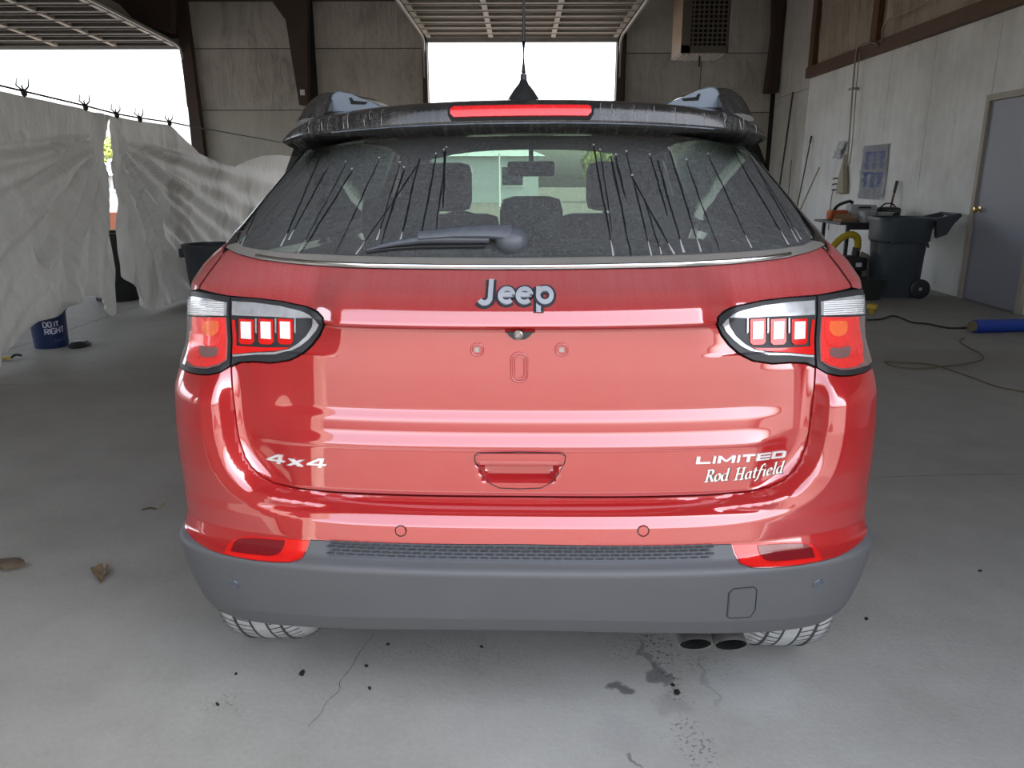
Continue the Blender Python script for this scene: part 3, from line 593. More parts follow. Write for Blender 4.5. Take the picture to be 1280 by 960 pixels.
def raised(name, strokes, mat, parent, off, th, rot=None, bm=None):
    """letter strokes (closed outlines in car x, z) laid on the tail surface with thickness"""
    own = bm is None; bm = bm or NB()
    for poly in strokes:
        ij = [xz(x, z) for x, z in poly]
        if any(q is None for q in ij): continue
        A = [bm.verts.new(surf(i, j, off)) for i, j in ij]; B = [bm.verts.new(surf(i, j, off + th)) for i, j in ij]; n = len(A)
        try: bm.faces.new(B)
        except ValueError: continue
        for k in range(n): bm.faces.new((A[k], A[(k + 1) % n], B[(k + 1) % n], B[k]))
    return link(name, bm, mat, parent, 30) if own else None
def sub(name, bm, mat, parent=None, smooth=35): return link(name, bm, mat, parent or car, smooth)

# outlines read off the tail (left half, mirrored)
gl = lambda z: ('g', 0.0, jz(z))
L_ = lambda pts, sm=0: outline(pts, sm)
def sym(pts):                     # left-half chain from the top centre round to the bottom centre -> closed symmetric outline
    h = outline(pts); h[0] = (NH, h[0][1]); h[-1] = (NH, h[-1][1])
    return h + [(NI - a, b) for a, b in reversed(h[1:-1])]
tail_gap = [(289, 460), (290, 480), (292, 502), (295, 530), (299, 552), (306, 572), (314, 584), (326, 596), (342, 604), (370, 610), (420, 615), (520, 619), (650, 620.5)]
lamp_in_lo = [(404, 404), (399, 418), (390, 430), (378, 441), (362, 449), (340, 452.5), (318, 451), (300, 452), (290, 456)]
lamp_top = [(286, 371.5), (320, 374), (352, 378), (380, 384), (396, 391), (403, 398)]
# dark inner shell that shows in the gaps
bm = NB(); st = 2
jmax = int(jz(1.175)); II = list(range(0, NI + 1, st)); JJ = list(range(0, jmax, 3))
V = [[bm.verts.new(surf(i, j, -0.016)) for j in JJ] for i in II]
for a in range(len(II) - 1):
    for b in range(len(JJ) - 1): bm.faces.new((V[a][b], V[a + 1][b], V[a + 1][b + 1], V[a][b + 1]))
sub('inner_shell', bm, M['gap'])

# tailgate skin
mold_lo = [(650, 337.5), (560, 337), (460, 335.5), (390, 332), (330, 325.5), (300, 318.5), (286, 312)]
tg = sym(mold_lo + [(268, 334), (250, 361)] + [(288, 369.5), (322, 372), (354, 376), (382, 382), (398, 389), (405, 397), (406.5, 405), (401, 420), (392, 432), (380, 443), (363, 451.5), (340, 455), (318, 453.5), (301, 454.5), (292, 458.5)] + [(p[0] + 1.2, p[1] - 0.8) for p in tail_gap])
tailgate = panel('tailgate', tg, M['paint'])
# quarter panels: thin red strip beside the glass and shoulder above the lamp
for mm in (0, 1):
    q = L_([(283, 313), (265, 334), (247.5, 361), (240, 363), ('g', 0.0, jz(1.085)), ('g', 0.0, jz(1.215)), (276, 322)])
    q = [(max(a, 0), b) for a, b in q]
    panel('quarter_panel', mirror(q) if mm else q, M['paint'])
# bumper skin (red) with the corners up to the lamps
clad_top = [(650, 680.5), (520, 680), (420, 676.5), (388, 675), (384, 688), (377, 699), (362, 703.5), (340, 703), (312, 700), (282, 694), (262, 687.5), (236, 668), ('g', 0.0, jz(.49))]
h1_ = outline([(a - 1.0, b + 1.6) for a, b in tail_gap[::-1]][:-1] + [(288, 459), (276, 466), (262, 469.5), (246, 469), (231, 464)])
h2_ = outline([(p[0], p[1] - 0.5) for p in clad_top[-2::-1]])
JC = px(236, 668)[1] + 2.0; JLM = px(232, 463.5)[1]
hh = h1_ + [(0, JLM), (0, JC + .3)] + h2_; hh[0] = (NH, hh[0][1]); hh[-1] = (NH, hh[-1][1])
bp = hh + [(NI - a, b) for a, b in reversed(hh[1:-1])]
bumper = panel('rear_bumper', bp, M['paint'])
# cladding
h3_ = outline([(p[0], p[1] + 0.5) for p in clad_top[:-1]]); h3_[0] = (NH, h3_[0][1])
cl = h3_ + [(0, JC), (0, 0.5), (NI, 0.5), (NI, JC)] + [(NI - a, b) for a, b in reversed(h3_[1:])]
cladding = panel('bumper_cladding', cl, M['clad'], rim=0.03)
# reflectors
rf = L_([(280.5, 692), (285, 682), (294, 673.5), (306, 670.5), (350, 673), (386, 675.5), (382, 687), (375, 698), (361, 702), (340, 701.5), (312, 698.5)])
rfd = L_([(289, 690), (294, 678), (305, 672.5), (350, 675), (357, 676.5), (352, 690), (342, 695.5), (320, 694.5)], 3)
for mm in (0, 1):
    r_ = panel('reflector', mirror(rf) if mm else rf, M['redlens'], off=0.002)
    panel('reflector_insert', mirror(rfd) if mm else rfd, M['redlens_dark'], r_, off=0.004, rim=0.002)
# tail lamps
lamp_out = L_([(287.5, 371.5), (262, 367.5), (247, 364.5), (238, 364)]) + [(0, jz(1.08)), (0, JLM + 1)] + L_([(231, 463), (246, 467.5), (262, 468), (276, 464.5), (287, 457.5)])
lamp_in = L_([(289.5, 372)] + lamp_top[1:] + lamp_in_lo)
def both(f):
    for mm in (0, 1): f(mm)
def lamp(mm):
    mr = mirror if mm else (lambda p: p)
    root = empty('tail_lamp'); root.parent = car
    panel('lamp_housing', mr(lamp_out), M['blackp'], root, off=0.002)
    panel('lamp_housing', mr(lamp_in), M['blackp'], root, off=0.002)
    o_c = L_([(284.5, 378.5), (262, 374), (244, 371), (237, 371)]) + [(0, jz(1.065)), (0, jz(1.02))] + L_([(232, 393), (260, 394.5), (284, 394.5)])
    o_s = L_([(284, 396.5), (260, 396.5), (232, 395)]) + [(0, jz(1.015)), (0, JLM + 3)] + L_([(231, 456), (246, 461), (260, 462), (274, 458), (284, 451.5)])
    o_r = L_([(283, 397), (262, 397), (243, 396), (238, 430), (236, 452), (246, 459), (260, 460), (274, 456), (283, 450.5)])
    o_b = L_([(281, 399), (262, 398.5), (250, 398), (248, 415), (252, 428), (264, 433), (276, 431), (281, 420)], 3)
    o_a = L_([(276, 402), (258, 402), (258, 416), (267, 421), (276, 415)], 2)
    o_d = L_([(274, 434.5), (262, 435), (252, 433), (253, 446), (264, 448.5), (274, 445)], 2)
    for nm, pl, mt, of in (('clear_lens', o_c, 'clearlens', .004), ('side_lens', o_s, 'smoke', .004), ('red_lens', o_r, 'redref', .0055), ('bulb_bowl', o_b, 'redref', .008), ('bulb_face', o_a, 'amber', .010), ('bowl_shadow_ring', o_d, 'smoke', .0075)):
        panel(nm, mr(pl), M[mt], root, off=of, rim=0.002)
    i_c = L_([(291.5, 377), (320, 379), (350, 383), (375, 389), (388, 394.5), (392, 398), (370, 398), (340, 396), (291.5, 394)])
    i_t = L_([(393, 398.5), (397, 401), (400, 404.5), (396, 414), (387, 424), (376, 433), (364, 439), (345, 443), (320, 443.5), (292, 446), (292, 443.5), (320, 441), (345, 440.5), (362, 436.5), (373, 430), (384, 420), (391, 409)])
    i_r = L_([(297, 432.5), (330, 434.5), (362, 434.5), (368, 432), (360, 436), (345, 439.5), (320, 440), (292, 443), (292, 400), (295, 400), (297, 418)])
    panel('clear_lens', mr(i_c), M['clearlens'], root, off=.004, rim=0.002)
    panel('chrome_edge', mr(i_t), M['clearlens'], root, off=.0045, rim=0.002)
    panel('red_lens', mr(i_r), M['redlens'], root, off=.0055, rim=0.002)
    for cx_ in (309.5, 334, 358):
        fr_ = L_([(cx_ - 9, 398.5), (cx_ + 9, 399.5), (cx_ + 9, 428), (cx_ + 6, 431), (cx_ - 6, 430.5), (cx_ - 9, 427)])
        wh = L_([(cx_ - 6, 402), (cx_ + 6, 402.5), (cx_ + 6.5, 424), (cx_ - 5.5, 423)])
        f_ = panel('lamp_cell', mr(fr_), M['redlens'], root, off=.006, rim=0.004)
        panel('cell_face', mr(wh), M['white'], root, off=.0085, rim=0.003)
        br = L_([(cx_ + 11.5, 398), (cx_ + 13, 398.2), (cx_ + 13, 417), (cx_ + 11.5, 415)])
        panel('cell_divider', mr(br), M['clearlens'], root, off=.007, rim=0.003)
    for k in range(7):            # ribs of the clear side lens
        y_ = 376.5 + k * 2.5
        a = [px(x_, y_ - 0.10 * (x_ - 236) * 0 + (x_ - 236) * 0.06) for x_ in range(238, 283, 4)]
        a = [q for q in a if q]
        if mm: a = [(NI - i, j) for i, j in a]
        strip_on('lens_rib', a, .0035, M['white'], root, off=.004, h=.0025)
both(lamp)

# rear window, molding, pillar trims
gl_poly = sym([(650, 163.5), (500, 165), (400, 172), (352, 180), (340, 205), (322, 247), (306, 285), (298.5, 306), (305, 312.5), (330, 316.5), (380, 320.5), (460, 324), (560, 325.5), (650, 326)])
rear_window = panel('rear_window', gl_poly, M['glass'], rim=0.005)
# thin black printed border of the glass, then pillar trims
def pillar(mm):
    q = L_([(350, 178), (338, 203), (319.5, 246), (303.5, 284), (295, 307), (291, 312), (285, 311)]) + [(0, jz(1.205)), (0, jz(1.49))]
    panel('pillar_trim', mirror(q) if mm else q, M['gloss'], off=0.003)
both(pillar)
mo = sym([(650, 325), (560, 324.5), (460, 323), (380, 319.5), (330, 315.5), (305, 311.5), (297, 306), (288, 308), (284, 311), (300, 319.5), (330, 327), (390, 333.5), (460, 337), (560, 338.5), (650, 339)])
molding = panel('window_molding', mo, M['dull'], off=0.006)
ch = L_([(322, 322.5), (350, 327), (390, 330.5), (460, 334), (560, 335.6), (650, 336)]); ch[-1] = (NH, ch[-1][1])
ch = ch + [(NI - a, b) for a, b in reversed(ch[:-1])]
strip_on('chrome_strip', ch, .0105, M['chrome'], molding, off=.006, h=.006)

# streaks that dew ran through the dust, with pale drips at their feet
STR = [(360, 182, 300, 312), (402, 194, 350, 308), (432, 205, 372, 316), (410, 210, 360, 300), (474, 200, 420, 318), (440, 214, 376, 318), (520, 208, 445, 318), (500, 206, 470, 300), (505, 212, 478, 305), (524, 198, 498, 305), (545, 195, 527, 295), (558, 187, 545, 292), (555, 190, 552, 260),
       (742, 184, 768, 320), (750, 190, 765, 290), (763, 195, 790, 321), (783, 192, 813, 320), (790, 222, 840, 318), (812, 196, 836, 270), (822, 200, 856, 316), (836, 188, 876, 315), (858, 202, 898, 313), (885, 195, 940, 310), (915, 185, 986, 306), (930, 182, 998, 303), (934, 190, 1002, 300), (770, 196, 782, 250), (806, 250, 826, 318)]
bm = NB(); bd = NB(); rs = random.Random(3)
for x0, y0, x1, y1 in STR:
    n = 14; pts = []; wob = 0
    for k in range(n + 1):
        t = k / n; wob += rs.uniform(-.55, .55)
        h = px(x0 + (x1 - x0) * t + wob, y0 + (y1 - y0) * t)
        if h: pts.append(h)
    if len(pts) < 4: continue
    tp = [0.25 + 0.75 * min(1, rs.uniform(.5, 1.3) * math.sin(PI * min(1, (k + 1) / (len(pts))) ** .8) ** .6) for k in range(len(pts))]
    wd = rs.uniform(.0032, .0062)
    strip_on('', pts, wd, None, None, off=.0006, bm=bm, taper=tp)
    if rs.random() < .6 and y1 > 295: strip_on('', pts[-3:], wd * .9, None, None, off=.0010, bm=bd, taper=[.3, .9, 1.2])
    h = px(x0, y0 - 3)
    if h and rs.random() < .6:
        c = surf(*h, .001); dx = surf(h[0] + .4, h[1], .001) - c; dz = surf(h[0], h[1] + .4, .001) - c
        bd.faces.new([bd.verts.new(c + (dx.normalized() * math.cos(a) + dz.normalized() * math.sin(a)) * .0030) for a in np.linspace(0, 2 * PI, 9)[:-1]])
s_ = link('water_streaks', bm, M['streak'], rear_window, 60); s_['kind'] = 'stuff'
s_ = link('dust_drips', bd, M['drip'], rear_window, 60); s_['kind'] = 'stuff'

# rear wiper
wr = empty('rear_wiper'); wr.parent = car
def wl(pts): return [surf(*px(*p[:2]), p[2]) for p in pts]
bm = NB(); c = surf(*px(640, 304), 0.0); n_ = (surf(*px(640, 304), .1) - c).normalized(); xa, ya = frame_of(n_)
rings = []
for r_, h_ in ((.040, 0), (.040, .014), (.036, .026), (.026, .034), (.012, .037), (.001, .038)): rings.append([c + n_ * h_ + (xa * math.cos(a) * 1.0 + ya * math.sin(a) * .78) * r_ for a in np.linspace(0, 2 * PI, 21)[:-1]])
loft(bm, rings); link('pivot_cap', bm, M['wiper'], wr, 50)
def bar(name, path, wid, thick, mat):
    bm = NB(); P = wl(path); rings = []
    for k, p in enumerate(P):
        d = (P[min(k + 1, len(P) - 1)] - P[max(k - 1, 0)]).normalized(); u = d.cross(n_).normalized(); w_, t_ = wid[k] / 2, thick[k] / 2
        rings.append([p + u * w_ * math.copysign(abs(math.cos(a)) ** .6, math.cos(a)) + n_ * t_ * math.copysign(abs(math.sin(a)) ** .6, math.sin(a)) for a in np.linspace(0, 2 * PI, 13)[:-1]])
    loft(bm, rings, cap=True); return link(name, bm, mat, wr, 40)
bar('wiper_arm', [(640, 300, .030), (610, 300, .034), (570, 301.5, .034), (525, 304, .030)], (.040, .034, .027, .022), (.016, .016, .014, .010), M['wiper'])
bar('wiper_blade', [(612, 305, .020), (560, 305.5, .022), (525, 306, .020), (490, 309.5, .014), (459, 316, .008)], (.018, .018, .016, .012, .005), (.018, .020, .018, .012, .006), M['wiper'])
bar('wiper_rubber', [(606, 310.5, .006), (560, 311, .006), (525, 311.5, .006), (490, 313.5, .005), (460, 317.5, .004)], (.003,) * 5, (.012,) * 5, M['blackp'])

# spoiler over the glass, with the high brake light
SPO = [(.95, 1.606), (.75, 1.592), (.56, 1.574), (.47, 1.563), (.425, 1.553), (.405, 1.542), (.398, 1.528), (.396, 1.512), (.399, 1.505), (.408, 1.500), (.44, 1.494), (.52, 1.486), (.58, 1.484), (.95, 1.56)]
def spo_pt(x, k):
    y, z = SPO[k]; t = abs(x) / .64; e = max(0, (t - .80) / .20)
    bend = .095 * t ** 2.2 + .06 * e ** 2
    zz = z - .030 * t ** 2.4
    if k <= 7: zz -= (z - 1.506) * (.80 * e ** 2.2) + .010 * t ** 2 * (1 if k < 5 else .3)
    return Vector((x, y + (bend if k < 13 else 0), zz))
bm = NB(); xs_ = [(-1 + 2 * i / 64) * .64 for i in range(65)]
loft(bm, [[spo_pt(x, k) for k in range(len(SPO))] for x in xs_], cap=True)
spoiler = sub('roof_spoiler', bm, M['gloss'], smooth=28)
def spo_face(x, t, off):                       # point on the rear face of the spoiler, t from lower lip to upper edge
    a = spo_pt(x, 7); b = spo_pt(x, 4); m = spo_pt(x, 5.5 and 5)
    p = a * (1 - t) ** 2 + (m * 2 - (a + b) / 2) * 2 * t * (1 - t) + b * t * t
    return p + Vector((0, -off, off * .4))
def chm(name, xw, t0, t1, off, mat, parent):
    bm = NB(); n = 40; rings = []
    for i in range(n + 1):
        x = -xw + 2 * xw * i / n; e = max(0, (abs(x) / xw - .965) / .035); q = 1 - .55 * e * e
        tm = (t0 + t1) / 2
        rings.append([spo_face(x, tm + (t0 - tm) * q, -.004), spo_face(x, tm + (t0 - tm) * q, off), spo_face(x, tm, off + .001), spo_face(x, tm + (t1 - tm) * q, off), spo_face(x, tm + (t1 - tm) * q, -.004)])
    loft(bm, rings, closed=False); return link(name, bm, mat, parent, 40)
chm('brake_light_seat', .178, .0, .72, .002, M['soot'], spoiler)
chm('high_brake_light', .172, .10, .58, .006, M['brakelens'], spoiler)
bm = NB(); prev = None
for rr_, off in ((0, 0),):
    P = [spo_pt(x, 8) + Vector((0, -.0015, 0)) for x in xs_[8:-8]]; tube(bm, P, .0016, 6)
link('lip_highlight_edge', bm, M['railgrey'], spoiler, 60)

rs = random.Random(11); bm = NB()
for k in range(34):
    x = rs.uniform(-.60, .60)
    if abs(x) < .19: continue
    a_, b_ = rs.choice(((4, 7), (4, 6), (5, 7))); P = [spo_pt(x + rs.uniform(-.003, .003), q) + Vector((0, -.0006, .0006)) for q in range(a_, b_ + 1)]
    tube(bm, P, [rs.uniform(.0004, .0011) for _ in P], 4)
s_ = link('dust_drips', bm, M['drip'], spoiler, 60); s_['kind'] = 'stuff'
# roof, rails, antenna
bm = NB(); ry = [.95, 1.3, 1.8, 2.3, 2.55]; rz = [1.606, 1.622, 1.628, 1.60, 1.565]
rings = []
for y, z in zip(ry, rz): rings.append([Vector((x * .64, y, z - .10 * abs(x) ** 3.0)) for x in np.linspace(-1, 1, 25)])
loft(bm, rings, closed=False); roof = sub('roof_panel', bm, M['gloss'])
bm = NB(); rings = []
for y, z in zip([.50] + ry, [1.50] + [z - .05 for z in rz]): rings.append([Vector((x * .60, y, z - .07 * abs(x) ** 3.0)) for x in np.linspace(-1, 1, 13)])
loft(bm, rings, closed=False); sub('headliner', bm, M['seat'])
for sx in (-1, 1):
    rail = empty('roof_rail'); rail.parent = car
    prof = [(.64, 1.540, .010), (.69, 1.580, .022), (.74, 1.606, .030), (.80, 1.622, .034), (.92, 1.634, .034), (1.4, 1.660, .030), (2.0, 1.662, .028), (2.35, 1.640, .02), (2.5, 1.580, .008)]
    bm = NB(); rings = []
    for y, z, hgt in prof:
        x0, x1 = sx * .545, sx * .625
        rings.append([Vector((x0, y, z - hgt * 2)), Vector((x0, y, z - hgt * .3)), Vector((x0 + (x1 - x0) * .18, y, z - hgt * .04)), Vector((x0 + (x1 - x0) * .4, y, z)), Vector((x0 + (x1 - x0) * .65, y, z - hgt * .12)), Vector((x0 + (x1 - x0) * .88, y, z - hgt * .55)), Vector((x1, y, z - hgt * 1.2)), Vector((x1, y, z - hgt * 2))])
    loft(bm, rings, cap=True); link('rail_bar', bm, M['gloss'], rail, 50)
    q = [(.552, 1.560), (.552, 1.598), (.545, 1.612), (.530, 1.620), (.512, 1.618), (.49, 1.610), (.46, 1.597), (.43, 1.585), (.40, 1.576), (.40, 1.56)]
    bm = NB(); prism(bm, [(sx * a_, .735, b_) for a_, b_ in q], (0, .14, 0)); bmesh.ops.bevel(bm, geom=bm.edges[:], offset=.004, segments=1, affect='EDGES'); link('rail_foot', bm, M['railgrey'], rail, 30)
    bm = NB(); prism(bm, [(sx * a_, .731, b_) for a_, b_ in ((.485, 1.592), (.445, 1.588), (.452, 1.582), (.492, 1.583), (.497, 1.600), (.489, 1.600))], (0, .006, 0)); link('rail_slot', bm, M['soot'], rail, False)
ant = empty('roof_antenna'); ant.parent = car
bm = NB(); rings = []
for h_, rx_, ry_, dy in ((0, .050, .075, 0), (.012, .043, .07, .004), (.035, .028, .052, .012), (.052, .014, .03, .018), (.062, .010, .012, .02), (.066, .003, .004, .02)): rings.append([Vector((rx_ * math.cos(a), .74 + dy + ry_ * math.sin(a), 1.582 + h_)) for a in np.linspace(0, 2 * PI, 21)[:-1]])
loft(bm, rings, cap=True); link('antenna_base', bm, M['blackp'], ant, 50)
bm = NB(); tube(bm, [(0, .76, 1.640), (0, .76, 1.66), (0, .764, 1.665), (0, .79, 1.75), (0, .83, 1.90)], [.0095, .0085, .0062, .0050, .0030], 10); link('antenna_mast', bm, M['blackp'], ant, 50)

# badges, camera, plate mounts, handle
def arc(cx, cz, r, a0, a1, n=16, sx=1.0): return [(cx + r * sx * math.cos(R(a0 + (a1 - a0) * k / n)), cz + r * math.sin(R(a0 + (a1 - a0) * k / n))) for k in range(n + 1)]
def stroke(path, wd, round_=False):
    """a thick line as quads (closed outlines)"""
    out = []; P = [np.array(p, float) for p in path]; Lf, Rt = [], []
    for k in range(len(P)):
        d = P[min(k + 1, len(P) - 1)] - P[max(k - 1, 0)]; d = d / max(np.linalg.norm(d), 1e-9); nn = np.array([-d[1], d[0]]) * wd / 2
        Lf.append(P[k] + nn); Rt.append(P[k] - nn)
    for k in range(len(P) - 1): out.append([tuple(Lf[k]), tuple(Lf[k + 1]), tuple(Rt[k + 1]), tuple(Rt[k])])
    if round_:
        for p in (P[0], P[-1]): out.append([(p[0] + wd / 2 * math.cos(a), p[1] + wd / 2 * math.sin(a)) for a in np.linspace(0, 2 * PI, 13)[:-1]])
    return out
def place(strokes, ox, oz, s, sh=0.0, sxx=1.0): return [[(ox + (x * sxx + sh * z) * s, oz + z * s) for x, z in q] for q in strokes]
# chrome name badge with a dark outline
def name_strokes(wd):
    o = []
    o += stroke([(.22, .84), (.22, .26)] + arc(.04, .26, .18, 0, -150, 12), wd)
    for ox in (.74, 1.31): o += stroke([(ox - .21, .345), (ox + .215, .345)] + arc(ox, .32, .215, 7, 315, 22), wd * .85)
    o += stroke([(1.76, -.20), (1.76, .60)], wd) + stroke(arc(1.96, .33, .215, 0, 360, 24), wd * .9)
    return o
s_j = .057; x_j, z_j = -.079, surf(*px(648, 383.5)).z
bad = raised('name_badge', place(name_strokes(.32), x_j, z_j, s_j, 0.0, 1.24), M['badge_dark'], tailgate, .0005, .003)
raised('badge_letters', place(name_strokes(.155), x_j, z_j, s_j, 0.0, 1.24), M['badge_blue'], tailgate, .003, .003)
# 4x4 and LIMITED in chrome
def glyph(c):
    w = .17
    if c == '4': return [[(.62, 0), (.80, 0), (.80, 1), (.62, 1)], [(0, .22), (1, .22), (1, .40), (0, .40)], [(0, .40), (.28, .40), (.80, 1), (.52, 1)]]
    if c == 'x': return [[(0, 0), (.28, 0), (.95, .72), (.67, .72)], [(.67, 0), (.95, 0), (.28, .72), (0, .72)]]
    if c == 'L': return [[(0, 0), (.24, 0), (.24, 1), (0, 1)], [(.24, 0), (1, 0), (1, .22), (.24, .22)]]
    if c == 'I': return [[(0, 0), (.26, 0), (.26, 1), (0, 1)]]
    if c == 'M': return [[(0, 0), (.22, 0), (.22, 1), (0, 1)], [(.98, 0), (1.2, 0), (1.2, 1), (.98, 1)], [(.22, .68), (.5, .2), (.7, .2), (.22, 1)], [(.98, .68), (.98, 1), (.5, .2), (.7, .2)]]
    if c == 'T': return [[(.38, 0), (.62, 0), (.62, .78), (.38, .78)], [(0, .78), (1, .78), (1, 1), (0, 1)]]
    if c == 'E': return [[(0, 0), (.24, 0), (.24, 1), (0, 1)]] + [[(.24, a), (1, a), (1, a + .2), (.24, a + .2)] for a in (0, .4, .8)]
    if c == 'D': return [[(0, 0), (.24, 0), (.24, 1), (0, 1)], [(.24, 0), (.85, 0), (1, .15), (1, .22), (.24, .22)], [(.24, .78), (1, .78), (1, .85), (.85, 1), (.24, 1)], [(.78, .22), (1, .22), (1, .78), (.78, .78)]]
def word(txt, x, z, h, wmap, gap, sh, sl=0.0):
    o = []; cx_ = 0
    for c in txt:
        k = wmap.get(c, 1.0)
        for q in glyph(c): o.append([(x + cx_ + a * k * h + sh * b * h, z + b * h + sl * (cx_ + a * k * h)) for a, b in q])
        cx_ += max(p[0] for g_ in glyph(c) for p in g_) * k * h + gap
    return o
p0 = surf(*px(334, 576.5)); p1 = surf(*px(416, 580))
raised('drive_badge', word('4x4', p0.x, p0.z, .0235, {'4': 2.05, 'x': 1.9}, .008, .35), M['bright'], tailgate, .0005, .004)
p0 = surf(*px(869, 579.5)); p1 = surf(*px(986, 575)); Lw = p1.x - p0.x
raised('trim_badge', word('LIMITED', p0.x, p0.z, .0170, {'L': 2.0, 'I': 1.35, 'M': 2.0, 'T': 1.8, 'E': 2.0, 'D': 2.1}, .0052, .15), M['bright'], tailgate, .0005, .004)
# dealer lettering: broad-nib italic
def nib(path, s, ang=40, wd=.13):
    nx, nz = wd / 2 * math.cos(R(ang)), wd / 2 * math.sin(R(ang)); o = []
    for (a, b), (c, d) in zip(path, path[1:]):
        q = [(a - nx, b - nz), (c - nx, d - nz), (c + nx, d + nz), (a + nx, b + nz)]
        A = sum(q[i][0] * q[(i + 1) % 4][1] - q[(i + 1) % 4][0] * q[i][1] for i in range(4))
        if abs(A) < 1e-5: q = [(a - nx, b - nz), (c - nx, d - nz), (c + nx, d + nz + .012), (a + nx, b + nz + .012)]
        o.append(q)
    return o
serif = lambda x, z, w=.12: [(x - w, z), (x + w, z)]
GL = {'R': (.62, [[(.14, 0), (.14, 1)], serif(.14, .03), serif(.10, .97, .08), [(.14, .97), (.34, .98), (.48, .88), (.48, .66), (.36, .54), (.16, .52)], [(.32, .52), (.56, .06), (.66, .04)]]),
      'o': (.46, [arc(.22, .33, .30, 90, 450, 14, .62)]),
      'd': (.50, [arc(.20, .33, .30, 70, 330, 12, .62), [(.38, 1.04), (.38, .08), (.48, .04)], [(.28, 1.0), (.38, 1.04)]]),
      'H': (.74, [[(.14, 0), (.14, 1)], [(.56, 0), (.56, 1)], [(.14, .50), (.56, .50)], serif(.14, .03), serif(.14, .97), serif(.56, .03), serif(.56, .97)]),
      'a': (.48, [arc(.20, .30, .28, 80, 320, 12, .62), [(.36, .62), (.36, .10), (.46, .04)], [(.14, .58), (.36, .60)]]),
      't': (.34, [[(.14, .84), (.14, .14), (.22, .03), (.32, .08)], [(.02, .60), (.32, .60)]]),
      'f': (.36, [[(.42, .98), (.32, 1.06), (.22, .96), (.14, .40), (.06, -.14), (-.04, -.24), (-.10, -.18)], [(.04, .60), (.36, .60)]]),
      'i': (.26, [[(.10, .60), (.10, .12), (.16, .03), (.24, .08)], [(.02, .56), (.10, .60)], [(.08, .84), (.13, .84)]]),
      'e': (.42, [[(.08, .34), (.34, .42)] + arc(.20, .33, .29, 25, 320, 12, .62)]),
      'l': (.26, [[(.10, 1.04), (.10, .12), (.16, .03), (.24, .08)], [(.02, 1.0), (.10, 1.04)]]), ' ': (.34, [])}
def script(txt, x, z, s, sh, sl, wd):
    o = []; cx_ = 0
    for c in txt:
        adv, ps = GL[c]
        for p in ps:
            for q in nib(p, s, 30, wd): o.append([(x + (cx_ + a + sh * b) * s * .80, z + b * s * .75 + sl * (cx_ + a) * s) for a, b in q])
        cx_ += adv + .07
    return o
p0 = surf(*px(880, 602.5)); p1 = surf(*px(979, 595.5)); s_r = (p1.x - p0.x) / (sum(GL[c][0] + .07 for c in 'Rod Hatfield')) / .80
slp = (p1.z - p0.z) / ((p1.x - p0.x) / .8) * 1.0
raised('dealer_shadow', script('Rod Hatfield', p0.x + .0022, p0.z - .0010, s_r, .20, 0.02, .21), M['badge_dark'], tailgate, .0003, .0008)
raised('dealer_lettering', script('Rod Hatfield', p0.x, p0.z, s_r, .20, 0.02, .15), M['letter'], tailgate, .0014, .0008)
# reversing camera under the crease
cpoly = outline([(631, 412.5), (669, 412.5), (662, 420), (656, 424), (643, 424), (637, 420)]); cm_ = panel('reversing_camera', cpoly, M['blackp'], tailgate, off=.006, rim=.01)
bm = NB(); q = px(648, 417.5); c = surf(*q, .006); lathe(bm, [(.0105, 0), (.0105, -.007), (.007, -.009), (.0055, -.005), (.0, -.005)], 16, c, 'Y'); link('camera_lens', bm, M['exhaust'], tailgate, 40)
# plate mounts: two clips and the middle slot
def ring_on(name, cx_, cz_, w_, h_, wd, mat, par, off=.001, hh=.003):
    P = []
    for sx_, sz_, a0 in ((1, 1, 0), (-1, 1, 90), (-1, -1, 180), (1, -1, 270)):
        r = min(w_, h_) * .42
        for k in range(5): a = R(a0 + 22.5 * k); P.append((cx_ + sx_ * (w_ / 2 - r) + r * math.cos(a), cz_ + sz_ * (h_ / 2 - r) + r * math.sin(a)))
    ij = [xz(*p) for p in P + P[:2]]
    return strip_on(name, ij, wd, mat, par, off=off, h=hh)
for xx in (596.5, 702):
    p = surf(*px(xx, 437)); ring_on('plate_clip', p.x, p.z, .026, .026, .005, M['paint'], tailgate)
    raised('plate_clip_nut', [[(p.x - .005, p.z - .005), (p.x + .005, p.z - .005), (p.x + .005, p.z + .005), (p.x - .005, p.z + .005)]], M['exhaust'], tailgate, .0005, .004)
p = surf(*px(649, 459)); ring_on('plate_slot', p.x, p.z, .036, .066, .005, M['paint'], tailgate); ring_on('plate_slot', p.x, p.z, .022, .050, .003, M['paint'], tailgate, hh=.002)
# pull handle: gap line, frame and the bar above the pocket
hb = outline([(596, 569), (602, 566.5), (650, 566), (700, 566.5), (705, 569), (704, 577), (698, 582.5), (604, 582.5), (597, 577)]); panel('pull_handle', hb, M['paint'], tailgate, off=.009, rim=.03)
hg = outline([(593, 570), (597, 566), (650, 565), (703, 566), (707, 570), (706, 578), (698, 592), (688, 604), (676, 610), (650, 611), (624, 610), (612, 604), (602, 592), (594, 578)]); hg = hg + hg[:2]
strip_on('handle_gap', hg, .0022, M['gap'], tailgate, off=.0008)
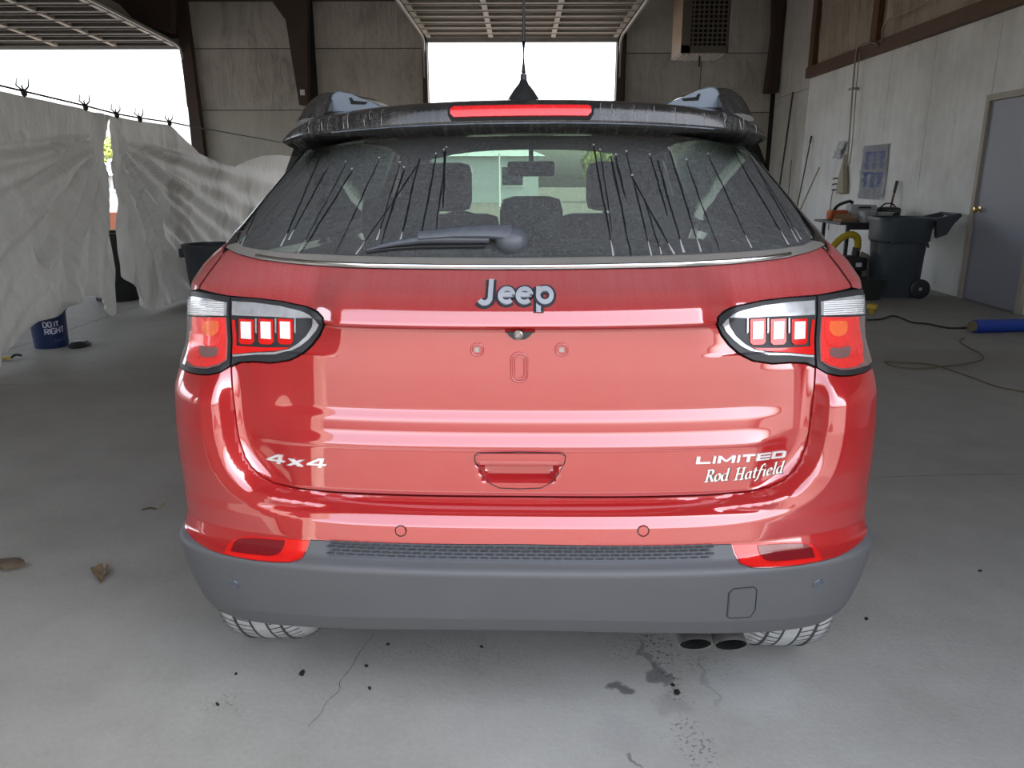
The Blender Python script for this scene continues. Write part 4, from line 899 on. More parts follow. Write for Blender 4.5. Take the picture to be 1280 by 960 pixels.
# parking sensors, tow cover
def disc_on(name, x_, y_, r, mat, par, off=.0015, ringmat=None):
    q = px(x_, y_); c = surf(*q); bm = NB(); n2 = (surf(*q, .1) - c).normalized(); xa, ya = frame_of(n2)
    rings = [[c + n2 * h_ + (xa * math.cos(a) + ya * math.sin(a)) * rr for a in np.linspace(0, 2 * PI, 21)[:-1]] for rr, h_ in ((r, -.002), (r, off), (r * .94, off + .001), (r * .05, off + .0012))]
    loft(bm, rings, cap=True); o = link(name, bm, mat, par, 40)
    bm = NB(); ring = [c + n2 * .0012 + (xa * math.cos(a) + ya * math.sin(a)) * r * 1.14 for a in np.linspace(0, 2 * PI, 25)]
    tube(bm, ring, .0009, 5, False); link(name + '_ring', bm, ringmat or M['gap'], par, 60)
for x_ in (501, 804): disc_on('parking_sensor', x_, 663.5, .0115, M['paint'], bumper)
for x_ in (293, 1022): disc_on('parking_sensor', x_, 729.5, .0115, M['wiper'], cladding, ringmat=M['railgrey'])
tc = outline([(911, 741), (917, 735.5), (942, 733.5), (946, 737), (944, 762), (938, 771), (913, 773), (908.5, 770)]); strip_on('tow_cover_gap', tc + tc[:1], .0022, M['gap'], cladding, off=.0008)
panel('tow_cover', outline([(912.5, 742), (918, 737), (941, 735), (944.5, 738), (942.5, 761), (937, 769.5), (914, 771.5), (910, 769)]), M['clad'], cladding, off=.0014, rim=.003)
# honeycomb step pad in the cladding
bm = NB(); zz0, zz1 = .5235, .5535; rows_ = 4; ncol = 36; xw = .435; cw_ = 2 * xw / ncol
for r_ in range(rows_):
    for c_ in range(ncol + 1):
        x_ = -xw + cw_ * (c_ + (.5 if r_ % 2 else 0)) - cw_ * .25
        z_ = zz0 + (zz1 - zz0) * (r_ + .5) / rows_; hw_, hh_ = cw_ * .50, (zz1 - zz0) / rows_ * .56
        ij = [xz(x_ + a * hw_, z_ + b * hh_) for a, b in ((-.62, -.5), (.62, -.5), (1, 0), (.62, .5), (-.62, .5), (-1, 0))]
        if any(q is None for q in ij): continue
        A = [bm.verts.new(surf(*q, .0005)) for q in ij]; c0 = [surf(*q, .003 if k in (0, 1) else .005 if k in (2, 5) else .010) for k, q in enumerate(ij)]
        ctr = sum(c0, Vector()) / 6; B = [bm.verts.new(ctr + (p - ctr) * .92) for p in c0]
        bm.faces.new(B)
        for k in range(6): bm.faces.new((A[k], A[(k + 1) % 6], B[(k + 1) % 6], B[k]))
g_ = link('mesh_pad', bm, M['clad'], cladding, 20)
bm = NB(); ij = [(xz(-.448, .521), xz(-.448, .5555))]
cells = [[xz(x, z) for z in (.5215, .533, .545, .5555)] for x in np.linspace(-.445, .445, 60)]
loft(bm, [[surf(*q, .0012) for q in c] for c in cells], closed=False); link('mesh_pad_ground', bm, M['badge_dark'], cladding, 40)

# exhaust tips, wheels, underbody
for x_, tilt in ((.447, 0), (.537, 0)):
    t_ = empty('exhaust_tip'); t_.parent = car
    for nm, pr, mat in (('tip_pipe', [(.042, .40), (.043, .0), (.0415, -.003), (.0392, .0)], 'exhaust'), ('tip_bore', [(.0390, .001), (.038, .30)], 'soot')):
        bm = NB(); rings = [[Vector((x_ + r_ * math.cos(a), .16 + h_ - (.024 if h_ < .02 else 0) * math.sin(a), .224 + r_ * .78 * math.sin(a))) for a in np.linspace(0, 2 * PI, 25)[:-1]] for r_, h_ in pr]
        loft(bm, rings); link(nm, bm, M[mat], t_, 40)
    bm = NB(); bm.faces.new([bm.verts.new((x_ + .040 * 1.0 * math.cos(a), .24, .224 + .040 * .78 * math.sin(a))) for a in np.linspace(0, 2 * PI, 25)[:-1]]); link('tip_soot', bm, M['soot'], t_, False)
def wheel(xc, yc):
    w_ = empty('wheel', (xc, yc, .335)); w_.parent = car; sx = 1 if xc > 0 else -1
    bm = NB(); pr = [(.215, -.095), (.26, -.108), (.305, -.112), (.322, -.100), (.331, -.082), (.335, -.04), (.335, .04), (.331, .082), (.322, .100), (.305, .112), (.26, .108), (.215, .095)]
    lathe(bm, pr, 64, (0, 0, 0), 'X'); link('tyre', bm, M['rubber'], w_, 40)
    bm = NB()
    for g in (-.062, -.022, .022, .062):
        lathe(bm, [(.3355, g - .003), (.3362, g - .003), (.3362, g + .003), (.3355, g + .003)], 64, (0, 0, 0), 'X')
    for k in range(72):
        a0 = 2 * PI * k / 72
        for xs0, xs1, sk in ((-.105, -.066, .05), (-.058, -.026, .04), (.026, .058, -.04), (.066, .105, -.05)):
            P = []
            for t in (0, .5, 1):
                x_ = xs0 + (xs1 - xs0) * t; rr = .3358 if abs(x_) < .045 else .3358 - (abs(x_) - .04) ** 2 * 2.4; P.append((x_, (a0 + sk * t), rr))
            q = [bm.verts.new((x_, rr * math.cos(a + d), rr * math.sin(a + d))) for d, seq in ((-.007, P), (.007, P[::-1])) for x_, a, rr in seq]
            bm.faces.new(q)
    link('tread_grooves', bm, M['tread'], w_, False)
    bm = NB(); lathe(bm, [(.215, -.09), (.20, -.05), (.20, .06), (.215, .095)], 40, (0, 0, 0), 'X'); lathe(bm, [(.0, sx * .07), (.035, sx * .075), (.05, sx * .06)], 20, (0, 0, 0), 'X')
    for k in range(5):
        a = 2 * PI * k / 5; m = Matrix.Rotation(a, 3, 'X'); box(bm, m @ Vector((sx * .065, 0, .12)), (.03, .045, .19), m)
    link('rim', bm, M['alloy'], w_, 40)
for xx in (-.74, .74):
    wheel(xx, .60); wheel(xx, 3.25)
bm = NB(); b2(bm, (-.62, .22, .335), (.62, 3.9, .42)); b2(bm, (-.5, .25, .30), (.30, .62, .36), bev=.02); b2(bm, (-.66, .60, .29), (.66, .68, .37)); sub('underbody', bm, M['soot'], smooth=False)

# body sides, front end, glass house
SY = [0, .04, .10, .18, .30, .45, .60, .75, .90, 1.0]
def side_x(z, y): 
    w0 = float(interp(W_T, z))
    if z < .62: w0 = max(w0, .86 - .05 * abs((z - .4) / .3))
    t = max(0, (y - 2.9) / 1.2); return w0 - .12 * t ** 2
def side_pt(sx, y, z): return Vector((sx * side_x(z, y), y, z + .035 * max(0, 1 - y / 1.6) * (1 if z > 1.1 else 0)))
def y_end(z): return float(G[NI, int(min(jz(z), NJ - 1)), 1])
def archz(y):
    for c in (.60, 3.25):
        if abs(y - c) < .36: return .335 + math.sqrt(.36 ** 2 - (y - c) ** 2)
    return .32
def top_z(y): return 1.11 if y < 2.6 else 1.11 - .12 * (y - 2.6) / 1.5
for sx in (-1, 1):
    bm = NB(); ysx = list(np.linspace(.28, 4.0, 140)); rings = []
    for y in ysx:
        zb, zt = archz(y), top_z(y) + (.07 if y < .9 else 0); zs = np.linspace(zb, zt, 22)
        rings.append([side_pt(sx, max(y, y_end(min(z, 1.5)) - .012) if y < .6 else y, z) for z in zs])
    loft(bm, rings, closed=False); bmesh.ops.remove_doubles(bm, verts=bm.verts[:], dist=1e-5); sd_ = sub('side_panel', bm, M['paint'])
    for c in (.60, 3.25):
        bm = NB(); rings = []
        for a in np.linspace(-5, 185 if c > 1 else 138, 30):
            ca, sa = math.cos(R(a)), math.sin(R(a)); ring = []
            for r_, dx in ((.352, -.10), (.352, .012), (.366, .016), (.400, .008), (.402, -.03)):
                yy = c + r_ * ca; zz = max(.29, .335 + r_ * sa); ring.append(Vector((sx * (.872 + dx), yy, zz)))
            rings.append(ring)
        loft(bm, rings, closed=False)
        link('wheel_arch', bm, M['clad'], car, 40)
    bm = NB(); rings = []
    for y in np.linspace(.75, 2.75, 24):
        rings.append([side_pt(sx, y, z) for z in np.linspace(1.14, 1.50 - .35 * max(0, (y - 2.25) / .6) ** 1.5, 6)])
    loft(bm, rings, closed=False); link('side_window', bm, M['side_glass'], car, 40)
    for ya, yb in ((.36, .80), (1.55, 1.66), (2.45, 2.55)):
        bm = NB(); rings = []
        for y in np.linspace(ya, yb, 6): rings.append([side_pt(sx, max(y, y_end(min(z, 1.5)) - .01) if ya < .5 else y, z) + Vector((sx * .003, 0, 0)) for z in np.linspace(1.12, 1.50, 12)])
        loft(bm, rings, closed=False); link('window_pillar', bm, M['gloss'], car, 40)
    bm = NB(); rings = []
    for y in np.linspace(1.0, 2.55, 14): rings.append([side_pt(sx, y, 1.49), Vector((sx * .645, y, 1.53)), Vector((sx * .62, y, 1.545 + (.02 if y > .95 else 0)))])
    loft(bm, rings, closed=False); link('roof_rail_trim', bm, M['gloss'], car, 40)
    bm = NB(); box(bm, (sx * .97, 2.55, 1.12), (.20, .09, .14), bev=.03); link('door_mirror', bm, M['gloss'], car, 40)
# windshield, hood, nose
bm = NB(); rings = []
for t in np.linspace(0, 1, 8): rings.append([Vector((x * (.58 + .12 * t), 2.52 + .62 * t + .0 * x, 1.555 - .52 * t - .06 * abs(x) ** 3 * (1 - t))) for x in np.linspace(-1, 1, 15)])
loft(bm, rings, closed=False); sub('windshield', bm, M['clear'])
bm = NB(); rings = []
for y, z, w_ in ((3.05, 1.03, .80), (3.4, 1.02, .80), (3.8, .97, .78), (4.05, .90, .72), (4.15, .78, .70), (4.18, .55, .74), (4.14, .36, .72)): rings.append([Vector((x * w_, y - .25 * abs(x) ** 4 * (1 if y > 3.9 else 0), z - .05 * abs(x) ** 4)) for x in np.linspace(-1, 1, 17)])
loft(bm, rings, closed=False); sub('hood_and_nose', bm, M['paint'])
bm = NB(); rings = []
for sx in (-1, 1):
    bm2 = NB(); loft(bm2, [[Vector((sx * (.60 + .13 * t), 2.50 + .60 * t, 1.55 - .50 * t)), Vector((sx * (.66 + .12 * t), 2.46 + .60 * t, 1.50 - .46 * t)), Vector((sx * (.58 + .12 * t), 2.54 + .60 * t, 1.53 - .50 * t))] for t in np.linspace(0, 1, 5)]); link('windshield_pillar', bm2, M['gloss'], car, 40)
bm.free()
# cabin: floor, rear bench, front seats, dash, wheel, mirror
bm = NB(); b2(bm, (-.72, .50, .44), (.72, 3.0, .50)); b2(bm, (-.62, 2.55, .5), (.62, 2.98, 1.02), bev=.06); b2(bm, (-.58, .42, .50), (.58, .95, .62)); sub('cabin_trim', bm, M['seat'])
def headrest(x, y, z, w_=.25, h_=.17):
    bm = NB(); box(bm, (x, y, z), (w_, .10, h_), Matrix.Rotation(R(-8), 3, 'X'), .045)
    for s in (-.05, .05): tube(bm, [(x + s, y + .01, z - h_ / 2 + .02), (x + s, y, z - h_ / 2 - .10)], .008, 6)
    return bm
bench = empty('rear_bench'); bench.parent = car
bm = NB(); box(bm, (0, .98, .86), (1.24, .16, .64), Matrix.Rotation(R(-12), 3, 'X'), .05); link('backrest', bm, M['seat'], bench, 40)
bm = NB(); box(bm, (0, 1.25, .58), (1.24, .52, .16), None, .05); link('seat_cushion', bm, M['seat'], bench, 40)
for x in (-.40, .02, .40): link('headrest', headrest(x, .93, 1.245, .25 if x != .02 else .2, .15), M['seat'], bench, 40)
for x in (-.37, .37):
    s_ = empty('front_seat'); s_.parent = car
    bm = NB(); box(bm, (x, 1.86, .90), (.48, .15, .66), Matrix.Rotation(R(-14), 3, 'X'), .06); link('backrest', bm, M['seat'], s_, 40)
    bm = NB(); box(bm, (x, 2.12, .56), (.50, .50, .18), None, .06); link('seat_cushion', bm, M['seat'], s_, 40)
    link('headrest', headrest(x, 1.76, 1.34, .26, .20), M['seat'], s_, 40)
bm = NB(); bmesh.ops.create_circle(bm, segments=4, radius=.01); bm.free(); bm = NB()
m_ = Matrix.Rotation(R(65), 3, 'X'); tube(bm, [Vector((-.37, 2.42, 1.03)) + m_ @ Vector((.185 * math.cos(a), .185 * math.sin(a), 0)) for a in np.linspace(0, 2 * PI, 33)], .016, 8, False); box(bm, (-.37, 2.43, 1.02), (.32, .05, .08), Matrix.Rotation(R(-25), 3, 'X'), .02); sub('steering_wheel', bm, M['seat'])
bm = NB(); box(bm, (0, 2.50, 1.42), (.24, .03, .075), None, .014); tube(bm, [(0, 2.51, 1.44), (0, 2.56, 1.52)], .012, 6); sub('rear_view_mirror', bm, M['seat'])

# ------------------------------------------------------------------ plastic sheeting along the left bay
CX = -3.9
def film_sheet(name, edge_lo, edge_hi, top, bot, label, nu, nv, apex=None, seed=0, loc=(0, 0, 0)):
    """edge_lo / edge_hi: y of the two side edges as a function of height fraction; top / bot: z as a function of y"""
    bm = NB(); V = []
    for i in range(nu + 1):
        u = i / nu; col = []
        for j in range(nv + 1):
            v = j / nv; y = edge_lo(v) * (1 - u) + edge_hi(v) * u
            zt, zb = top(edge_lo(1) * (1 - u) + edge_hi(1) * u), bot(y)
            z = zb + (zt - zb) * v
            amp = .03 + .09 * (1 - v) ** .8
            d = amp * (noise.noise((y * 1.6, z * .5, seed)) + .6 * noise.noise((y * 4.2 + z * .8, z * .35, seed + 5)))
            if y < 7.1 and apex and seed == 1: d += .22 * math.exp(-((y - 6.45) / .55) ** 4) * max(0, 1 - z / .9)
            if apex:
                ang = math.atan2(y - apex[0], max(.02, apex[1] - z)); rr = math.hypot(y - apex[0], apex[1] - z)
                d += .045 * min(1, rr * 1.2) * math.exp(-max(0, rr - 1.0) * .7) * math.sin(ang * 26 + 2 * noise.noise((ang * 3, rr, seed)))
                d += .020 * min(1, rr) * math.sin(ang * 61)
            d += .012 * noise.noise((y * 11, z * 6, seed + 9))
            col.append(bm.verts.new((CX + d, y, z)))
        V.append(col)
    for i in range(nu):
        for j in range(nv): bm.faces.new((V[i][j], V[i + 1][j], V[i + 1][j + 1], V[i][j + 1]))
    r = bmesh.ops.extrude_face_region(bm, geom=bm.faces[:])
    for v in r['geom']:
        if isinstance(v, bmesh.types.BMVert): v.co.x -= .004
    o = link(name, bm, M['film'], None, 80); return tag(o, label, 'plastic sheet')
T = [atx(x, y, CX) for x, y in ((-60, 92), (0, 109), (30, 116), (107, 134), (146, 144), (175, 149), (212, 154))]
Tl = [(4.0, 2.10)] + [(p.y, p.z) for p in T]
Tr = [(p.y, p.z) for p in T[3:]] + [(atx(x, y, CX).y, atx(x, y, CX).z) for x, y in ((228, 172), (250, 190), (280, 204), (296, 206), (312, 198), (326, 193), (345, 192))] + [(15.0, 1.75)]
def top_l(y): return float(np.interp(y, [p[0] for p in Tl], [p[1] for p in Tl])) - .02
def top_r(y): return float(np.interp(y, [p[0] for p in Tr], [p[1] for p in Tr])) - .02
ap = atx(138, 172, CX)
eL = sorted([(atx(x, y, CX).z, atx(x, y, CX).y) for x, y in ((138, 165), (133, 195), (137, 240), (139, 290), (141, 340), (140, 385), (128, 406))])
eR = sorted([(atx(x, y, CX).z, atx(x, y, CX).y) for x, y in ((138, 165), (141, 210), (149, 262), (153, 310), (158, 350), (178, 380), (196, 392))])
def eLf(v): return float(np.interp(.12 + v * (ap.z - .12 + .06), [p[0] for p in eL], [p[1] for p in eL]))
def eRf(v): return float(np.interp(.02 + v * (ap.z - .02 + .06), [p[0] for p in eR], [p[1] for p in eR]))
bz = [(4.0, .03), (5.55, .02), (5.8, .14), (6.05, .27), (6.45, .35), (6.75, .38), (7.0, .22), (7.2, .10)]
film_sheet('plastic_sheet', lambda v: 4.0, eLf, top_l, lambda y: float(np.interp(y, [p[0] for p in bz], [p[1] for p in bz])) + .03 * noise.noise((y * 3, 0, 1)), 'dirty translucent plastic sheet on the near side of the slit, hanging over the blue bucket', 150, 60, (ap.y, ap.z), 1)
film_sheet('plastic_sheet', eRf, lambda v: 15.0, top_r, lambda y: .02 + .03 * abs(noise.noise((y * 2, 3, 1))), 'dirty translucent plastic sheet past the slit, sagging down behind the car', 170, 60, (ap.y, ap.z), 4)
bm = NB(); tube(bm, [(CX, YF, 2.16)] + [(CX, a, b + .012) for a, b in Tl] + [(CX + .0, 9.4, 1.97), (CX, 16.9, 1.90)], .008, 6); tag(link('hanging_wire', bm, M['wire']), 'dark wire the plastic sheets are tied to', 'wire')
for k, (x, y) in enumerate(((30, 116), (107, 134), (146, 144), (175, 149), (212, 154))):
    p = atx(x, y, CX + .01); t = empty('cable_tie', p, 0, 'dark knotted tie on the wire above the sheeting, ' + ['first from the picture edge', 'second from the picture edge', 'third along, just above the slit', 'fourth along, just past the slit', 'fifth along, where the sheet sags'][k], 'tie', 'ties along the sheeting wire')
    bm = NB(); bmesh.ops.create_icosphere(bm, subdivisions=1, radius=.032); bmesh.ops.scale(bm, vec=(.8, .8, 1.1), verts=bm.verts[:]); link('knot', bm, M['wire'], t)
    for s, l_ in ((-1, .10), (.8, .11), (-.2, .06)):
        bm = NB(); tube(bm, [(0, 0, .01), (.02 * s, .055 * s, .05), (.01, .085 * s, l_)], [.008, .006, .003], 5); link('tail_end', bm, M['wire'], t)

# blue bucket under the sheet
bp_ = atz(65, 432.5); bk = empty('bucket', bp_, 0, 'dark blue bucket with pale lettering under the plastic sheet', 'bucket')
BR = (.128, .142, .37)
bm = NB(); lathe(bm, [(BR[0], 0), (BR[0] + .001, .005), (BR[1], BR[2]), (BR[1] + .006, BR[2]), (BR[1] + .006, BR[2] - .03), (BR[1] - .004, BR[2] - .03)][:3] + [(BR[1] - .006, BR[2]), (BR[0] - .006, .01), (0, .01)], 40); link('bucket_body', bm, M['bluebucket'], bk, 30)
for zz in (.30, .335):
    bm = NB(); lathe(bm, [(.139, zz), (.147, zz), (.148, zz + .012), (.140, zz + .012)], 40); link('bucket_rib', bm, M['bluebucket'], bk, 30)
fd = math.atan2(-bp_.y, -bp_.x)
SG = {'D': [[(0, 0), (0, 1)], [(0, 1), (.4, 1), (.62, .8), (.62, .2), (.4, 0), (0, 0)]], 'O': [[(.1, 0), (.52, 0), (.62, .12), (.62, .88), (.52, 1), (.1, 1), (0, .88), (0, .12), (.1, 0)]], 'I': [[(0, 0), (0, 1)]], 'T': [[(.3, 0), (.3, 1)], [(0, 1), (.6, 1)]],
      'R': [[(0, 0), (0, 1), (.45, 1), (.6, .88), (.6, .62), (.45, .5), (0, .5)], [(.35, .5), (.62, 0)]], 'G': [[(.62, .82), (.5, 1), (.12, 1), (0, .86), (0, .14), (.12, 0), (.5, 0), (.62, .14), (.62, .48), (.36, .48)]], 'H': [[(0, 0), (0, 1)], [(.6, 0), (.6, 1)], [(0, .5), (.6, .5)]],
      'L': [[(.1, 1), (0, 0), (.5, 0)]], 'o': [[(.15, 0), (.4, .05), (.45, .45), (.3, .6), (.05, .5), (0, .15), (.15, 0)]], 'w': [[(0, .6), (.1, 0), (.25, .4), (.4, 0), (.55, .6)]], 'e': [[(.02, .3), (.4, .35), (.35, .58), (.12, .58), (0, .3), (.1, 0), (.4, .06)]], "'": [[(0, 1), (0, .75)]], 's': [[(.35, .55), (.1, .58), (.05, .4), (.35, .2), (.3, .02), (0, .04)]]}
def wrap(txt, a0, z0, h, wd, mat, sl=0.0):
    bm = NB(); x = 0
    for c in txt:
        if c == ' ': x += .35 * h; continue
        for pth in SG[c]:
            for q in stroke(pth, wd / h):
                vs = []
                for a, b in q:
                    zz = z0 + b * h + sl * (x + a * h); rr = BR[0] + (BR[1] - BR[0]) * zz / BR[2] + .002; th = fd + a0 + (x + a * h) / rr
                    vs.append(bm.verts.new((rr * math.cos(th), rr * math.sin(th), zz)))
                bm.faces.new(vs)
        x += (max(a for pth in SG[c] for a, b in pth) + .24) * h
    link('print', bm, mat, bk, False)
wrap('DO IT', -.30, .185, .040, .0095, M['lilac']); wrap('RIGHT', -.26, .123, .044, .0095, M['lilac'], .06); wrap("Lowe's", .22, .055, .024, .003, M['lilac_dim'], .15)
p = atz(100, 433); bm = NB(); lathe(bm, [(0, .0), (.10, .0), (.11, .012), (.07, .045), (.0, .05)], 20, (0, 0, 0), 'Z', .75, 1.0); tag(link('dark_mound', bm, M['binblack'], None, 40, p), 'small dark heap lying beside the blue bucket', 'mound')  # low dark mound of unknown kind
p = atz(14, 449); hk = empty('hand_clamp', p, .3, 'small black and yellow clamp on the floor below the plastic sheet', 'clamp')
bm = NB(); tube(bm, spline([(0, 0, .012), (.03, .02, .03), (.05, .07, .012)], 4), .010, 6); link('clamp_jaw', bm, M['wire'], hk); bm = NB(); tube(bm, [(-.10, .0, .012), (0, 0, .014)], .011, 6); link('clamp_grip', bm, M['yellow'], hk)

# round bins behind and beside the sheeting
def round_bin(p, r0, r1, h, label, mat):
    t = empty('round_bin', p, 0, label, 'bin')
    bm = NB(); lathe(bm, [(r0, 0), (r0 + .004, .01), (r1 * .985, h - .10), (r1, h - .09), (r1, h - .03), (r1 - .012, h - .03), (r0 - .01, .02), (0, .02)], 32); link('bin_body', bm, mat, t, 30)
    bm = NB(); lathe(bm, [(r1 - .01, h - .035), (r1 + .018, h - .035), (r1 + .022, h - .012), (r1 + .012, h), (r1 - .014, h), (r1 - .014, h - .035)], 32); link('bin_rim', bm, mat, t, 40)
    for s in (-1, 1):
        bm = NB(); box(bm, (s * (r1 + .025), 0, h - .10), (.06, .12, .10), None, .015); link('bin_handle', bm, mat, t, 40)
    return t
pb = Vector((-3.42, 8.55, 0)); round_bin(pb, .235, .285, .68, 'dark round bin standing against the sagging plastic sheet behind the car', M['bin'])
pb = Vector((-4.72, 8.95, 0)); b_ = round_bin(pb, .24, .29, .78, 'dark round bin glimpsed through the slit in the plastic', M['binblack'])

# ------------------------------------------------------------------ along the right wall
XW = XR
# wheeled bin
wb = empty('wheeled_bin', (4.53, 9.42, 0), R(-4), 'large slate grey wheeled bin with a handle against the white wall', 'bin')
def rrect(w_, d_, r, z, cx=0, cy=0, n=5): return [Vector((cx + sx * (w_ / 2 - r) + r * math.cos(R(a0 + 90 * k / n)), cy + sy * (d_ / 2 - r) + r * math.sin(R(a0 + 90 * k / n)), z)) for sx, sy, a0 in ((1, 1, 0), (-1, 1, 90), (-1, -1, 180), (1, -1, 270)) for k in range(n + 1)]
bm = NB(); loft(bm, [rrect(w_, d_, r, z) for w_, d_, r, z in ((.47, .54, .16, .0), (.49, .56, .17, .02), (.52, .60, .17, .62), (.54, .62, .17, .64), (.585, .64, .18, .66), (.60, .66, .19, .90), (.595, .655, .19, .90), (.54, .62, .17, .70), (.45, .52, .15, .05))]); bm.faces.new([bm.verts.new(v) for v in rrect(.45, .52, .15, .05)]); link('bin_body', bm, M['bin'], wb, 30)
bm = NB(); loft(bm, [rrect(w_ - .06, w_, .19, z) for w_, z in ((.65, .89), (.70, .89), (.705, .915), (.69, .93), (.64, .93), (.64, .89))]); link('bin_rim', bm, M['bin'], wb, 40)
bm = NB(); tube(bm, spline([(-.22, -.31, .60), (-.18, -.325, .655), (0, -.325, .685), (.18, -.325, .655), (.22, -.31, .60)], 5), .012, 6); link('bin_band', bm, M['bin'], wb, 40)
bm = NB(); prism(bm, [(.30, -.24, .92), (.56, -.24, .985), (.58, -.24, .955), (.50, -.24, .86), (.44, -.24, .74), (.33, -.24, .70)], (0, .06, 0)); prism(bm, [(.30, .18, .92), (.56, .18, .985), (.58, .18, .955), (.50, .18, .86), (.44, .18, .74), (.33, .18, .70)], (0, .06, 0)); tube(bm, [(.55, -.24, .965), (.55, .24, .965)], .02, 8); link('bin_handle', bm, M['bin'], wb, 40)
for s in (-.27, .27):
    w_ = empty('bin_wheel', (.19, s, .115)); w_.parent = wb
    bm = NB(); lathe(bm, [(.05, -.022), (.10, -.025), (.115, -.015), (.115, .015), (.10, .025), (.05, .022)], 28, (0, s * .12, 0), 'Y'); link('wheel_tyre', bm, M['blackp'], w_, 40)
    bm = NB(); lathe(bm, [(0, -.018), (.022, -.024), (.03, -.016), (.09, -.012), (.092, .012), (0, .014)], 20, (0, s * .12, 0), 'Y'); link('wheel_hub', bm, M['bin'], w_, 40)
    bm = NB(); lathe(bm, [(0, -.032), (.020, -.028), (.022, -.016), (0, -.016)], 12, (0, s * .12, 0), 'Y'); link('axle_cap', bm, M['steel'], w_, 40)
# work table
TY0, TY1, TX0, TX1, TZ = 10.0, 10.9, 4.05, 5.12, .83
tb = empty('work_table', (0, 0, 0), 0, 'low metal work table with a cluttered dark top against the white wall', 'table')
bm = NB(); b2(bm, (TX0, TY0, TZ - .03), (TX1, TY1, TZ), bev=.006); link('table_top', bm, M['pole'], tb, False)
for x, y in ((TX0 + .12, TY0 + .05), (TX1 - .05, TY0 + .05), (TX0 + .12, TY1 - .05), (TX1 - .05, TY1 - .05)):
    bm = NB(); b2(bm, (x - .02, y - .02, 0), (x + .02, y + .02, TZ - .03)); link('leg', bm, M['pole'], tb, False)
bm = NB(); b2(bm, (TX0 + .12, TY0 + .04, TZ - .09), (TX1 - .05, TY0 + .06, TZ - .03)); link('apron', bm, M['pole'], tb, False)
def at_tab(x, y, fy): return aty(x, y, TY0 + fy)
def thing_box(name, lo, hi, mat, label, cat, bev=.004, rz=0.0, group=None):
    lo = Vector(lo); hi = Vector(hi); c = (lo + hi) / 2; bm = NB(); box(bm, (0, 0, (hi.z - lo.z) / 2), hi - lo, None, bev)
    o = link(name, bm, mat, None, 30, (c.x, c.y, lo.z)); o.rotation_euler = (0, 0, rz); return tag(o, label, cat, group)
def tub_at(cx, cy, z, w_, d_, h, label):
    t = empty('plastic_tub', (cx, cy, z), 0, label, 'tub', 'tubs on the work table')
    bm = NB(); loft(bm, [rrect(a, b, .03, zz) for a, b, zz in ((w_ * .88, d_ * .88, 0), (w_, d_, h), (w_ - .012, d_ - .012, h), (w_ * .86, d_ * .86, .01))]); bm.faces.new([bm.verts.new(v) for v in rrect(w_ * .86, d_ * .86, .03, .01)]); link('tub_body', bm, M['tub'], t, 30)
    bm = NB(); loft(bm, [rrect(w_ + .012, d_ + .012, .03, h - .015), rrect(w_ + .016, d_ + .016, .03, h), rrect(w_ - .004, d_ - .004, .03, h)], closed=True); link('tub_rim', bm, M['tub'], t, 30)
tub_at(4.43, 10.12, TZ, .16, .16, .135, 'grey plastic tub at the front edge of the work table, beside the cardboard')
tub_at(4.63, 10.13, TZ, .20, .17, .125, 'pale plastic tub on the work table next to the red tray')
for k, (x, y, z, rz, lab) in enumerate(((4.19, 10.25, TZ, .2, 'flattened brown cardboard piece at the table corner, undermost'), (4.19, 10.28, TZ + .046, -.35, 'torn brown cardboard piece lying askew on the other cardboard'))):
    bm = NB(); prism(bm, [(-.11, -.11, 0), (.11, -.12, .0), (.10, .10, .0), (.0, .13, .0), (-.10, .10, 0)], (.01, 0, .045)); bmesh.ops.bevel(bm, geom=bm.edges[:], offset=.004, segments=1, affect='EDGES'); o = link('cardboard_piece', bm, M['card'], None, 20, (x, y, z)); o.rotation_euler = (0, 0, rz); tag(o, lab, 'cardboard')
thing_box('tool_tray', (4.74, 10.24, TZ), (5.04, 10.54, TZ + .05), M['redbrown'], 'shallow red-brown tray on the work table', 'tray')
og = empty('orange_tool', (4.27, 10.68, TZ), .4, 'orange power tool on the cluttered work table', 'tool')
bm = NB(); box(bm, (0, 0, .07), (.30, .11, .12), None, .03); link('tool_body', bm, M['orange'], og, 40); bm = NB(); tube(bm, spline([(-.08, 0, .10), (0, 0, .19), (.20, .02, .24), (.27, .02, .22)], 5), .022, 8); link('tool_handle', bm, M['blackp'], og, 40)
gb = empty('grey_tool_case', (4.60, 10.72, TZ), -.05, 'light grey tool case lying behind the tubs', 'case')
bm = NB(); box(bm, (0, 0, .10), (.34, .22, .20), None, .02); link('case_body', bm, M['tub'], gb, 40); bm = NB(); tube(bm, spline([(-.07, -.11, .16), (-.06, -.15, .17), (.06, -.15, .17), (.07, -.11, .16)], 4), .01, 6); link('case_handle', bm, M['blackp'], gb, 40)
dr = empty('cordless_drill', (4.89, 10.40, TZ + .05), .5, 'black cordless drill lying on the red-brown tray', 'drill')
bm = NB(); tube(bm, [(-.13, 0, .05), (-.05, 0, .055), (.06, 0, .055), (.12, 0, .055)], [.03, .042, .042, .02], 10); link('drill_body', bm, M['blackp'], dr, 40); bm = NB(); tube(bm, [(-.02, 0, .05), (-.06, -.10, .04)], [.025, .03], 8); link('drill_grip', bm, M['blackp'], dr, 40)
bk2 = empty('black_tool_bag', (4.97, 10.74, TZ), .1, 'black tool bag at the back of the work table', 'bag')
bm = NB(); box(bm, (0, 0, .085), (.30, .18, .17), None, .05); link('bag_body', bm, M['binblack'], bk2, 40); bm = NB(); tube(bm, spline([(-.12, 0, .15), (-.05, 0, .21), (.05, 0, .21), (.12, 0, .15)], 5), .01, 6); link('bag_handle', bm, M['binblack'], bk2, 40)
